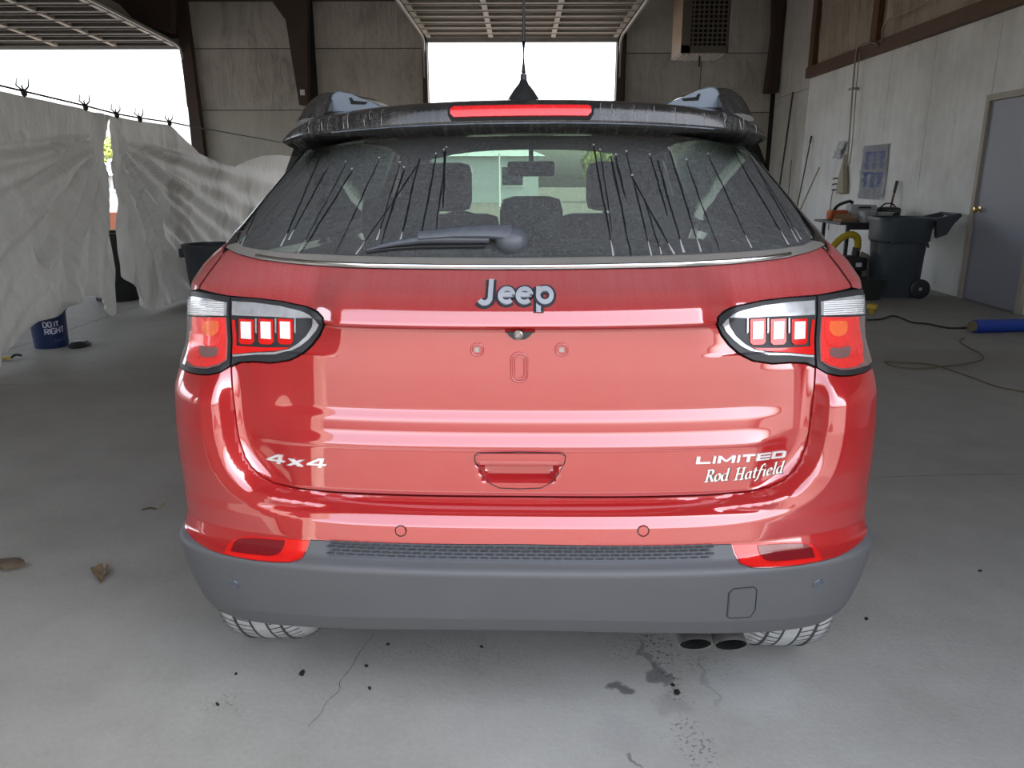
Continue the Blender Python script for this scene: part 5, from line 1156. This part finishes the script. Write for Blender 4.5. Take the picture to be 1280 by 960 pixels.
# below the table: shop vacuum with a yellow hose, a dark case, white bag
sv = empty('shop_vacuum', (4.03, 9.66, 0), 0, 'black shop vacuum with a yellow hose below the work table', 'vacuum')
bm = NB(); lathe(bm, [(.18, 0), (.20, .03), (.20, .26), (.18, .29)], 24); link('vacuum_drum', bm, M['binblack'], sv, 40)
bm = NB(); box(bm, (0, 0, .36), (.40, .36, .17), None, .04); link('vacuum_head', bm, M['blackp'], sv, 40)
bm = NB(); b2(bm, (.05, -.185, .33), (.12, -.178, .38)); link('white_label', bm, M['whitep'], sv, False)
bm = NB(); hs = spline([(.10, 0, .44), (.12, -.01, .58), (.08, -.04, .68), (-.02, -.06, .71), (-.14, -.06, .64), (-.24, -.06, .50), (-.34, -.06, .30), (-.42, -.06, .10), (-.50, -.02, .04)], 8); tube(bm, hs, [.040 + .004 * (k % 2) for k in range(len(hs))], 12); link('vacuum_hose', bm, M['yellow'], sv, 60)
bm = NB(); tube(bm, [(.10, 0, .40), (.115, 0, .55)], [.046, .048], 12); link('hose_cuff', bm, M['blackp'], sv, 40)
dc = empty('dark_crate', (3.98, 9.10, 0), .1, 'dark plastic crate on the floor in front of the shop vacuum, beside the car', 'crate')
bm = NB(); loft(bm, [rrect(a, b, .03, z) for a, b, z in ((.40, .30, 0), (.44, .34, .22), (.46, .36, .22), (.46, .36, .24), (.42, .32, .24), (.38, .28, .02))]); bm.faces.new([bm.verts.new(v) for v in rrect(.38, .28, .03, .02)]); link('crate_body', bm, M['binblack'], dc, 30)
bg_ = empty('folded_sack', (4.42, 10.10, 0), .3, 'crumpled pale sack under the work table beside the wheeled bin', 'sack')
bm = NB(); bmesh.ops.create_icosphere(bm, subdivisions=3, radius=.16)
for v in bm.verts: v.co *= 1 + .35 * noise.noise(v.co * 9); v.co.z = max(-.15, v.co.z * 1.7 + .02)
bmesh.ops.translate(bm, vec=(0, 0, .15), verts=bm.verts[:]); link('sack_body', bm, M['bristle'], bg_, 30)
# stick standing behind the bin
def leaning(name, a, b, rad, mat, label, cat='pole', grip=None, foot=None):
    t = empty(name, (a[0], a[1], 0), 0, label, cat); A = Vector((0, 0, a[2])); B = Vector(b) - Vector((a[0], a[1], 0))
    bm = NB(); tube(bm, [A, B], rad, 8); link('shaft', bm, M[mat], t, 50)
    if grip: bm = NB(); tube(bm, [B + (A - B) * .0, B + (A - B) * grip], rad * 1.5, 8); link('grip', bm, M['pole'], t, 50)
    return t
def on_wall(x, y, d=.03): return atx(x, y, XW - d)
q = on_wall(1121, 226, .05); leaning('broom_handle', (XW - .22, q.y - .02, .01), (XW - .045, q.y, q.z), .014, 'redpole', 'dark red broom handle standing behind the wheeled bin', 'broom', .12)
q = on_wall(991, 115, .04); leaning('long_pole', (XW - .35, q.y - .45, .01), (XW - .035, q.y, q.z), .017, 'pole', 'long dark pole leaning by the wall corner, tallest of the three')
q = on_wall(1014, 170, .04); leaning('hooked_pole', (XW - .30, q.y - .10, .01), (XW - .035, q.y, q.z), .012, 'pole', 'thin dark pole with a thick grip, leaning next to the tallest one', 'pole', .06)
q = on_wall(1024, 209, .04); leaning('wooden_pole', (XW - .40, q.y + .55, .01), (XW - .035, q.y, q.z), .012, 'polewood', 'short light wooden pole slanting across the dark poles')
q = on_wall(990, 200, .01); bm = NB(); tube(bm, [(XW - .02, q.y, q.z), (XW - .02, q.y, q.z - .9)], .006, 6); tag(link('hanging_cable', bm, M['wire']), 'thin dark cable hanging on the wall behind the poles', 'cable')
# conduit with its hoop, whisk broom, outlet hook and plastic bag
pc = [on_wall(x, y, .112) for x, y in ((1058, 205), (1061, 180), (1066, 110), (1070, 68), (1075, 57), (1084, 53), (1094, 54), (1098, 58))]
bm = NB(); tube(bm, spline(pc, 5), .013, 8); cdt = tag(link('wall_conduit', bm, M['pipe']), 'bent conduit running up the white wall and hooking over the timber plate', 'conduit')
pd = [p + Vector((0, .10, 0)) for p in pc[1:4]]
bm = NB(); tube(bm, [p + Vector((0, -.13, 0)) for p in pc[:4]] , .008, 6); tag(link('wall_cable', bm, M['pipe']), 'thin cable running beside the bent conduit', 'cable')
bm = NB(); tube(bm, spline([on_wall(x, y, .112) for x, y in ((1102, 55), (1103, 38), (1108, 27), (1120, 20), (1145, 9), (1170, -4))], 5), .012, 8); tag(link('upper_conduit', bm, M['pipe']), 'bent conduit rising from the timber plate across the insulation', 'conduit')
bm = NB(); q = on_wall(1067, 111, .055); box(bm, q, (.10, .16, .03)); link('conduit_clip', bm, M['steel'], cdt, False)
q = on_wall(1061, 197, .0); wb_ = empty('whisk_broom', (XW, q.y, q.z), 0, 'straw whisk broom hanging on the white wall below the conduit', 'broom')
bm = NB(); loft(bm, [[(-.03, -.03, -.10), (-.09, -.03, -.10), (-.09, .03, -.10), (-.03, .03, -.10)], [(-.02, -.10, -.34), (-.10, -.10, -.34), (-.10, .10, -.34), (-.02, .10, -.34)], [(-.015, -.15, -.56), (-.09, -.14, -.54), (-.09, .15, -.55), (-.015, .15, -.57)]], cap=True); link('bristles', bm, M['bristle'], wb_, 30)
bm = NB(); tube(bm, [(-.06, 0, -.14), (-.06, .0, .05)], [.035, .022], 10); link('handle', bm, M['bristle'], wb_, 40)
q = on_wall(1053, 187, .0); bm = NB(); bmesh.ops.create_grid(bm, x_segments=6, y_segments=8, size=.5)
for v in bm.verts: x_, y_ = v.co.x, v.co.y; v.co = Vector((-.06 + .05 * noise.noise((x_ * 5, y_ * 5, 2)), -x_ * .26 - y_ * .22, y_ * .26))
bmesh.ops.solidify(bm, geom=bm.faces[:], thickness=.006); tag(link('crumpled_bag', bm, M['bag'], None, 40, (XW, q.y, q.z)), 'small crumpled clear bag hung at the whisk broom', 'bag')
q = on_wall(1048, 230, .0); hk = empty('wall_hooks', (XW, q.y, q.z), 0, 'small dark wall plug with a cord left of the whisk broom', 'plug')
for k in range(3):
    bm = NB(); tube(bm, [(-.01, 0, .09 - k * .09), (-.06, .01, .09 - k * .09), (-.07, .06, .08 - k * .09)], .012, 6); link('plug_head', bm, M['wire'], hk)
bm = NB(); tube(bm, spline([(-.03, .06, -.09), (-.03, .15, -.2), (-.03, .15, -.75)], 5), .006, 6); link('plug_cord', bm, M['wire'], hk)
# clear bag printed in blue, hung as a notice
c4 = [on_wall(x, y, .0) for x, y in ((1079, 182), (1113, 180), (1106, 248), (1076, 250))]
yb, yt = (c4[0].y + c4[3].y) / 2, (c4[1].y + c4[2].y) / 2; zb, zt = (c4[2].z + c4[3].z) / 2, (c4[0].z + c4[1].z) / 2
bgp = empty('printed_bag', (XW, yb, zb), 0, 'clear plastic bag printed with blue panels, pinned to the white wall', 'bag'); Wd, Ht = yt - yb, zt - zb
def bag_pt(u, v, off=0): return Vector((-.02 - off - .025 * abs(noise.noise((u * 5, v * 7, 3))), Wd * u + .03 * abs(Wd) * math.sin(v * 9) * (u - .5), Ht * v))
bm = NB(); n_u, n_v = 18, 30; V = [[bm.verts.new(bag_pt(i / n_u, j / n_v)) for j in range(n_v + 1)] for i in range(n_u + 1)]
for i in range(n_u):
    for j in range(n_v): bm.faces.new((V[i][j], V[i + 1][j], V[i + 1][j + 1], V[i][j + 1]))
bmesh.ops.solidify(bm, geom=bm.faces[:], thickness=.004); link('bag_sheet', bm, M['bag'], bgp, 60)
bm = NB(); rs = random.Random(5)
def patch(u0, u1, v0, v1):
    n = 4; A = [[bm.verts.new(bag_pt(u0 + (u1 - u0) * i / n, v0 + (v1 - v0) * j / n, .006)) for j in range(n + 1)] for i in range(n + 1)]
    for i in range(n):
        for j in range(n): bm.faces.new((A[i][j], A[i + 1][j], A[i + 1][j + 1], A[i][j + 1]))
for band0, band1 in ((.56, .86), (.22, .48)):
    for u0 in (.16, .44, .70):
        v = band1
        while v > band0 + .01:
            h_ = rs.uniform(.010, .022); patch(u0 + rs.uniform(0, .04), u0 + rs.uniform(.13, .19), v - h_, v); v -= h_ + .008
patch(.12, .92, .855, .875); patch(.12, .55, .47, .50); patch(.6, .92, .47, .49)
link('blue_print', bm, M['blueprint'], bgp, False)
# unit heater under the roof
hp0, hp1 = aty(851, 66, 14.6), aty(910, 66, 14.6); HX0, HX1, HZ0 = hp0.x, hp1.x, hp0.z
uh = empty('unit_heater', (0, 0, 0), 0, 'tan unit heater with a gridded front hanging under the roof', 'heater')
bm = NB(); b2(bm, (HX0, 14.62, HZ0), (HX1, 15.5, HZ0 + 1.0)); link('heater_case', bm, M['tan'], uh, False)
bm = NB(); b2(bm, (HX0, 14.60, HZ0), (HX0 + .16, 14.63, HZ0 + 1.0)); b2(bm, (HX1 - .02, 14.60, HZ0), (HX1, 14.63, HZ0 + 1.0)); b2(bm, (HX0, 14.60, HZ0), (HX1, 14.63, HZ0 + .12)); link('heater_frame', bm, M['heater'], uh, False)
bm = NB(); b2(bm, (HX0 + .16, 14.612, HZ0 + .12), (HX1 - .02, 14.618, HZ0 + 1.0)); link('heater_core', bm, M['soot'], uh, False)
for k in range(11):
    z = HZ0 + .16 + k * .075
    bm = NB(); b2(bm, (HX0 + .16, 14.585, z), (HX1 - .02, 14.61, z + .022)); link('louver', bm, M['heater'], uh, False)
for k in range(8):
    x = HX0 + .20 + (HX1 - HX0 - .24) * k / 7
    bm = NB(); b2(bm, (x - .012, 14.58, HZ0 + .12), (x + .012, 14.60, HZ0 + 1.0)); link('grid_bar', bm, M['heater'], uh, False)
for k in range(9):
    x = HX0 + .03 + (HX1 - HX0 - .10) * k / 8
    bm = NB(); b2(bm, (x, 14.66, HZ0 - .015), (x + .05, 15.45, HZ0)); link('bottom_louver', bm, M['louver'], uh, False)
bm = NB(); tube(bm, [(HX0 + .40, 14.9, HZ0), (HX0 + .40, 14.9, HZ0 - .19)], .018, 8); link('drain_pipe', bm, M['wire'], uh)
for x in (HX0 + .15, HX1 - .15):
    bm = NB(); tube(bm, [(x, 15.1, HZ0 + 1.0), (x, 15.1, ZC - .0)], .012, 6); link('hanger_rod', bm, M['steel'], uh)
# blue roll, cords, amber cup on the floor to the right
a_ = atz(1216, 416); rl = empty('blue_roll', (a_.x, a_.y, .06), R(8), 'blue rolled sleeve lying on the floor by the grey door', 'roll')
bm = NB(); lathe(bm, [(.048, .0), (.06, .0), (.062, .05), (.060, .50), (.062, .9), (.06, 1.0), (.048, 1.0)], 20, (0, 0, 0), 'X'); link('roll_sleeve', bm, M['blue'], rl, 40)
bm = NB(); lathe(bm, [(.0, -.03), (.045, -.03), (.052, -.01), (.052, .03)], 16, (0, 0, 0), 'X'); link('roll_core', bm, M['cord'], rl, 40)
def cord(name, pix, rad, mat, label, z=None):
    bm = NB(); tube(bm, spline([atz(x, y) + Vector((0, 0, rad)) for x, y in pix], 6), rad, 6); return tag(link(name, bm, M[mat]), label, 'cord')
cord('extension_cord', [(1080, 401), (1100, 400), (1115, 396), (1125, 398), (1140, 404), (1160, 406), (1185, 411), (1208, 411)], .009, 'cord_dark', 'dark cord running from behind the car to the blue roll')
cord('extension_cord', [(1205, 423), (1200, 428), (1212, 436), (1225, 443), (1228, 450), (1205, 456), (1185, 458), (1160, 461), (1135, 461), (1115, 458), (1106, 453), (1125, 454), (1160, 456), (1180, 461), (1215, 473), (1245, 484), (1275, 490), (1300, 494)], .006, 'cord', 'thin tan cord looped on the concrete beside the car')
p = atz(1265, 404); bm = NB(); tube(bm, spline([(-.12, 0, .13), (.0, .02, .15), (.10, 0, .13), (.05, -.05, .16), (-.04, .03, .15), (.12, .06, .15)], 6), .008, 6); tag(link('cord_coil', bm, M['wire'], None, 60, (p.x, a_.y + .10, 0.0)), 'dark cord bunched on top of the blue roll', 'cord')
p = atz(1089, 392); ac = empty('amber_knob', p, 0, 'small amber plastic piece on the floor beside the car tail lamp', 'plastic piece')
bm = NB(); lathe(bm, [(0, 0), (.025, 0), (.03, .04), (.055, .06), (.05, .10), (0, .11)], 14); link('amber_body', bm, M['yellow'], ac, 40)
# litter on the concrete
def crumple(name, pxy, sx, sy, sz, mat, label, cat, seed, rz=0.0, group=None):
    p = atz(*pxy); bm = NB(); bmesh.ops.create_icosphere(bm, subdivisions=2, radius=1.0)
    for v in bm.verts:
        k = 1 + .45 * noise.noise(v.co * 1.7 + Vector((seed, 0, 0))); v.co = Vector((v.co.x * k * sx, v.co.y * k * sy, max(0, v.co.z * k * sz + sz * .5)))
    o = link(name, bm, M[mat], None, 30, (p.x, p.y, 0)); o.rotation_euler = (0, 0, rz); return tag(o, label, cat, group)
p = atz(129, 722); lf = empty('dry_leaf', p, .4, 'curled dry brown leaf on the concrete left of the car', 'leaf')
bm = NB(); V = []
for i in range(9):
    u = i / 8; wd = .034 * math.sin(PI * min(1, u * .92 + .06)) ** .7; row = []
    for j in range(5):
        v = (j - 2) / 2; row.append(bm.verts.new((wd * v, -.06 + .12 * u, .006 + .034 * abs(v) ** 1.5 * (1 + .5 * noise.noise((u * 4, v, 2))) + .012 * math.sin(u * 5))))
    V.append(row)
for i in range(8):
    for j in range(4): bm.faces.new((V[i][j], V[i + 1][j], V[i + 1][j + 1], V[i][j + 1]))
bmesh.ops.solidify(bm, geom=bm.faces[:], thickness=.0016); link('leaf_blade', bm, M['leafm'], lf, 60)
bm = NB(); tube(bm, [(0, .055, .012), (.004, .085, .014), (.012, .11, .02)], .002, 5); link('leaf_stem', bm, M['leafm'], lf)
crumple('dirt_clump', (12, 707), .055, .035, .016, 'dirt', 'flat clump of brown dirt at the left picture edge', 'dirt', 3)
for k, (a, b, lab) in enumerate((((177, 638), (196, 637), 'thin dark twig on the concrete left of the car'), ((197, 637), (206, 630), 'short pale straw lying beside the dark twig'))):
    bm = NB(); p0, p1 = atz(*a), atz(*b); tube(bm, [p0 + Vector((0, 0, .004)), (p0 + p1) / 2 + Vector((0, .006, .008)), p1 + Vector((0, 0, .004))], [.003, .0045, .003], 5); tag(link('twig', bm, M['leafm' if k else 'dirt']), lab, 'twig')
for k, (a, sx, sy, lab) in enumerate((((378, 842), .011, .018, 'black rubber chip on the concrete below the left rear tyre, largest of the chips'), ((462, 861), .006, .008, 'small black rubber chip farther below the bumper middle'), ((458, 833), .006, .008, 'black crumb midway between the bumper and the small chip'), ((485, 806), .006, .008, 'black crumb just below the bumper edge left of middle'), ((602, 809), .008, .005, 'black crumb below the bumper edge under the tailgate handle'), ((1225, 714), .012, .006, 'dark crumb alone on the concrete at far right'), ((1083, 774), .012, .008, 'dark pebble on the concrete beside the right bumper corner'), ((295, 843), .006, .005, 'dark speck on the concrete outside the left rear tyre'), ((272, 881), .010, .005, 'dark sliver low on the concrete at left'), ((846, 866), .010, .016, 'black flake of grime on the oil stain below the exhaust'), ((841, 857), .008, .009, 'smaller black flake beside the flake on the oil stain'))):
    crumple('rubber_chip' if k < 5 else 'grit', a, sx * .75, sy * .75, .004, 'soot', lab, 'crumb', k * 3.1, k * .7, 'crumbs on the concrete')
# hairline cracks: recessed look from a thin dark filling
for nm, pix in (('floor_crack', [(468, 792), (450, 815), (438, 836), (425, 852), (424, 863), (408, 878), (401, 892), (385, 908)]), ('floor_crack', [(1098, 597), (1140, 595), (1190, 594), (1235, 593), (1300, 592)])):
    bm = NB(); P = spline([atz(*q) for q in pix], 5); rings = []
    for k, p in enumerate(P):
        d = (P[min(k + 1, len(P) - 1)] - P[max(k - 1, 0)]).normalized(); s = Vector((-d.y, d.x, 0)) * (.0008 if pix[0][0] < 900 else .002) * (.6 + .8 * abs(noise.noise(p * 20)))
        rings.append([p + s + Vector((0, 0, .0006)), p + Vector((noise.noise(p * 40) * .003, 0, .0008)), p - s + Vector((0, 0, .0006))])
    loft(bm, rings, closed=False); link(nm, bm, M['joint'], floor, False)

# ------------------------------------------------------------------ outside
bm = NB(); 
for x0, y0, x1, y1 in ((-80, YB + .2, 80, 120), (-80, -80, 80, YF - .3), (-80, YF - .3, XL - .2, YB + .2), (XR + .25, YF - .3, 80, YB + .2)): b2(bm, (x0, y0, -.25), (x1, y1, -.03))
struct('outdoor_ground', bm, M['yard'])
def tree(x, y, h, r, label, seed):
    t = empty('tree', (x, y, -.03), 0, label, 'tree', 'trees behind the building'); rs = random.Random(seed)
    bm = NB(); tube(bm, [(0, 0, 0), (.1, 0, h * .3), (0, .1, h * .55), (.1, 0, h * .8)], [r * .11, r * .08, r * .05, .03], 8); link('trunk', bm, M['bark'], t)
    bm = NB()
    for k in range(2600):
        u = Vector((rs.gauss(0, 1), rs.gauss(0, 1), rs.gauss(0, 1))).normalized() * rs.uniform(.55, 1) ** .5
        c = Vector((u.x * r, u.y * r, h * .62 + u.z * h * .40)) * 1.0; c += Vector((noise.noise(u * 3) * .5, noise.noise(u * 3 + Vector((5, 0, 0))) * .5, 0))
        a = Vector((rs.gauss(0, 1), rs.gauss(0, 1), rs.gauss(0, 1))).normalized(); b = a.orthogonal().normalized(); s = rs.uniform(.10, .20)
        bm.faces.new([bm.verts.new(c + a * s), bm.verts.new(c + b * s * .5), bm.verts.new(c - a * s), bm.verts.new(c - b * s * .5)])
    f = link('foliage', bm, M['leaf'], t, False); f['kind'] = 'stuff'
tree(-20.5, 38, 3.4, 1.7, 'sunlit yellow green bush seen through the slit in the plastic sheet', 1)
tree(-26.5, 42, 3.6, 1.8, 'green bush behind the plastic sheeting, away from the slit', 2)
tree(5.5, 48, 3.4, 1.8, 'green bush seen through the car window beside the grey house', 3)
def house(x, y, w_, d_, h, label, roofh):
    t = empty('house', (x, y, -.03), 0, label, 'house')
    bm = NB(); b2(bm, (-w_ / 2, 0, 0), (w_ / 2, d_, h)); link('house_wall', bm, M['siding'], t, False)
    bm = NB(); e = .4; A = [(-w_ / 2 - e, -e, h), (w_ / 2 + e, -e, h), (w_ / 2 + e, d_ + e, h), (-w_ / 2 - e, d_ + e, h)]; Rg = [(-w_ / 2 + d_ / 2, d_ / 2, h + roofh), (w_ / 2 - d_ / 2, d_ / 2, h + roofh)]
    v = [bm.verts.new(p) for p in A + Rg]
    for f in ((0, 1, 5, 4), (1, 2, 5), (2, 3, 4, 5), (3, 0, 4), (3, 2, 1, 0)): bm.faces.new([v[k] for k in f])
    link('house_roof', bm, M['shingle'], t, False)
    for k in range(3):
        xx = -w_ / 2 + w_ * (k + .5) / 3
        bm = NB(); b2(bm, (xx - .7, -.06, .9), (xx + .7, .02, 2.1)); f_ = link('house_window', bm, M['whitep'], t, False)
        bm = NB(); b2(bm, (xx - .6, -.08, 1.0), (xx + .6, -.05, 2.0)); link('pane', bm, M['winglass'], f_, False)
house(-3.5, 46, 9, 7, 2.6, 'grey house with a hipped roof seen through the car windows', 1.7)
house(-16.5, 30, 5, 4, 1.5, 'low grey shed beyond the slit in the plastic sheet', .5)
p = aty(146, 290, 22); oc = empty('orange_crate', (p.x, 22, -.03), .3, 'rusty orange crate outside, seen through the slit', 'crate')
bm = NB(); b2(bm, (-.40, -.4, .08), (.40, .4, .48)); link('crate_body', bm, M['rustred'], oc, False); bm = NB(); b2(bm, (-.45, -.45, 0), (.45, .45, .08)); link('crate_base', bm, M['wood'], oc, False)
lp = empty('utility_pole', (-1.1, 40, -.03), 0, 'pale pole standing in front of the grey house', 'pole'); bm = NB(); tube(bm, [(0, 0, 0), (0, 0, 2.6)], [.06, .045], 8); link('pole_shaft', bm, M['whitep'], lp);
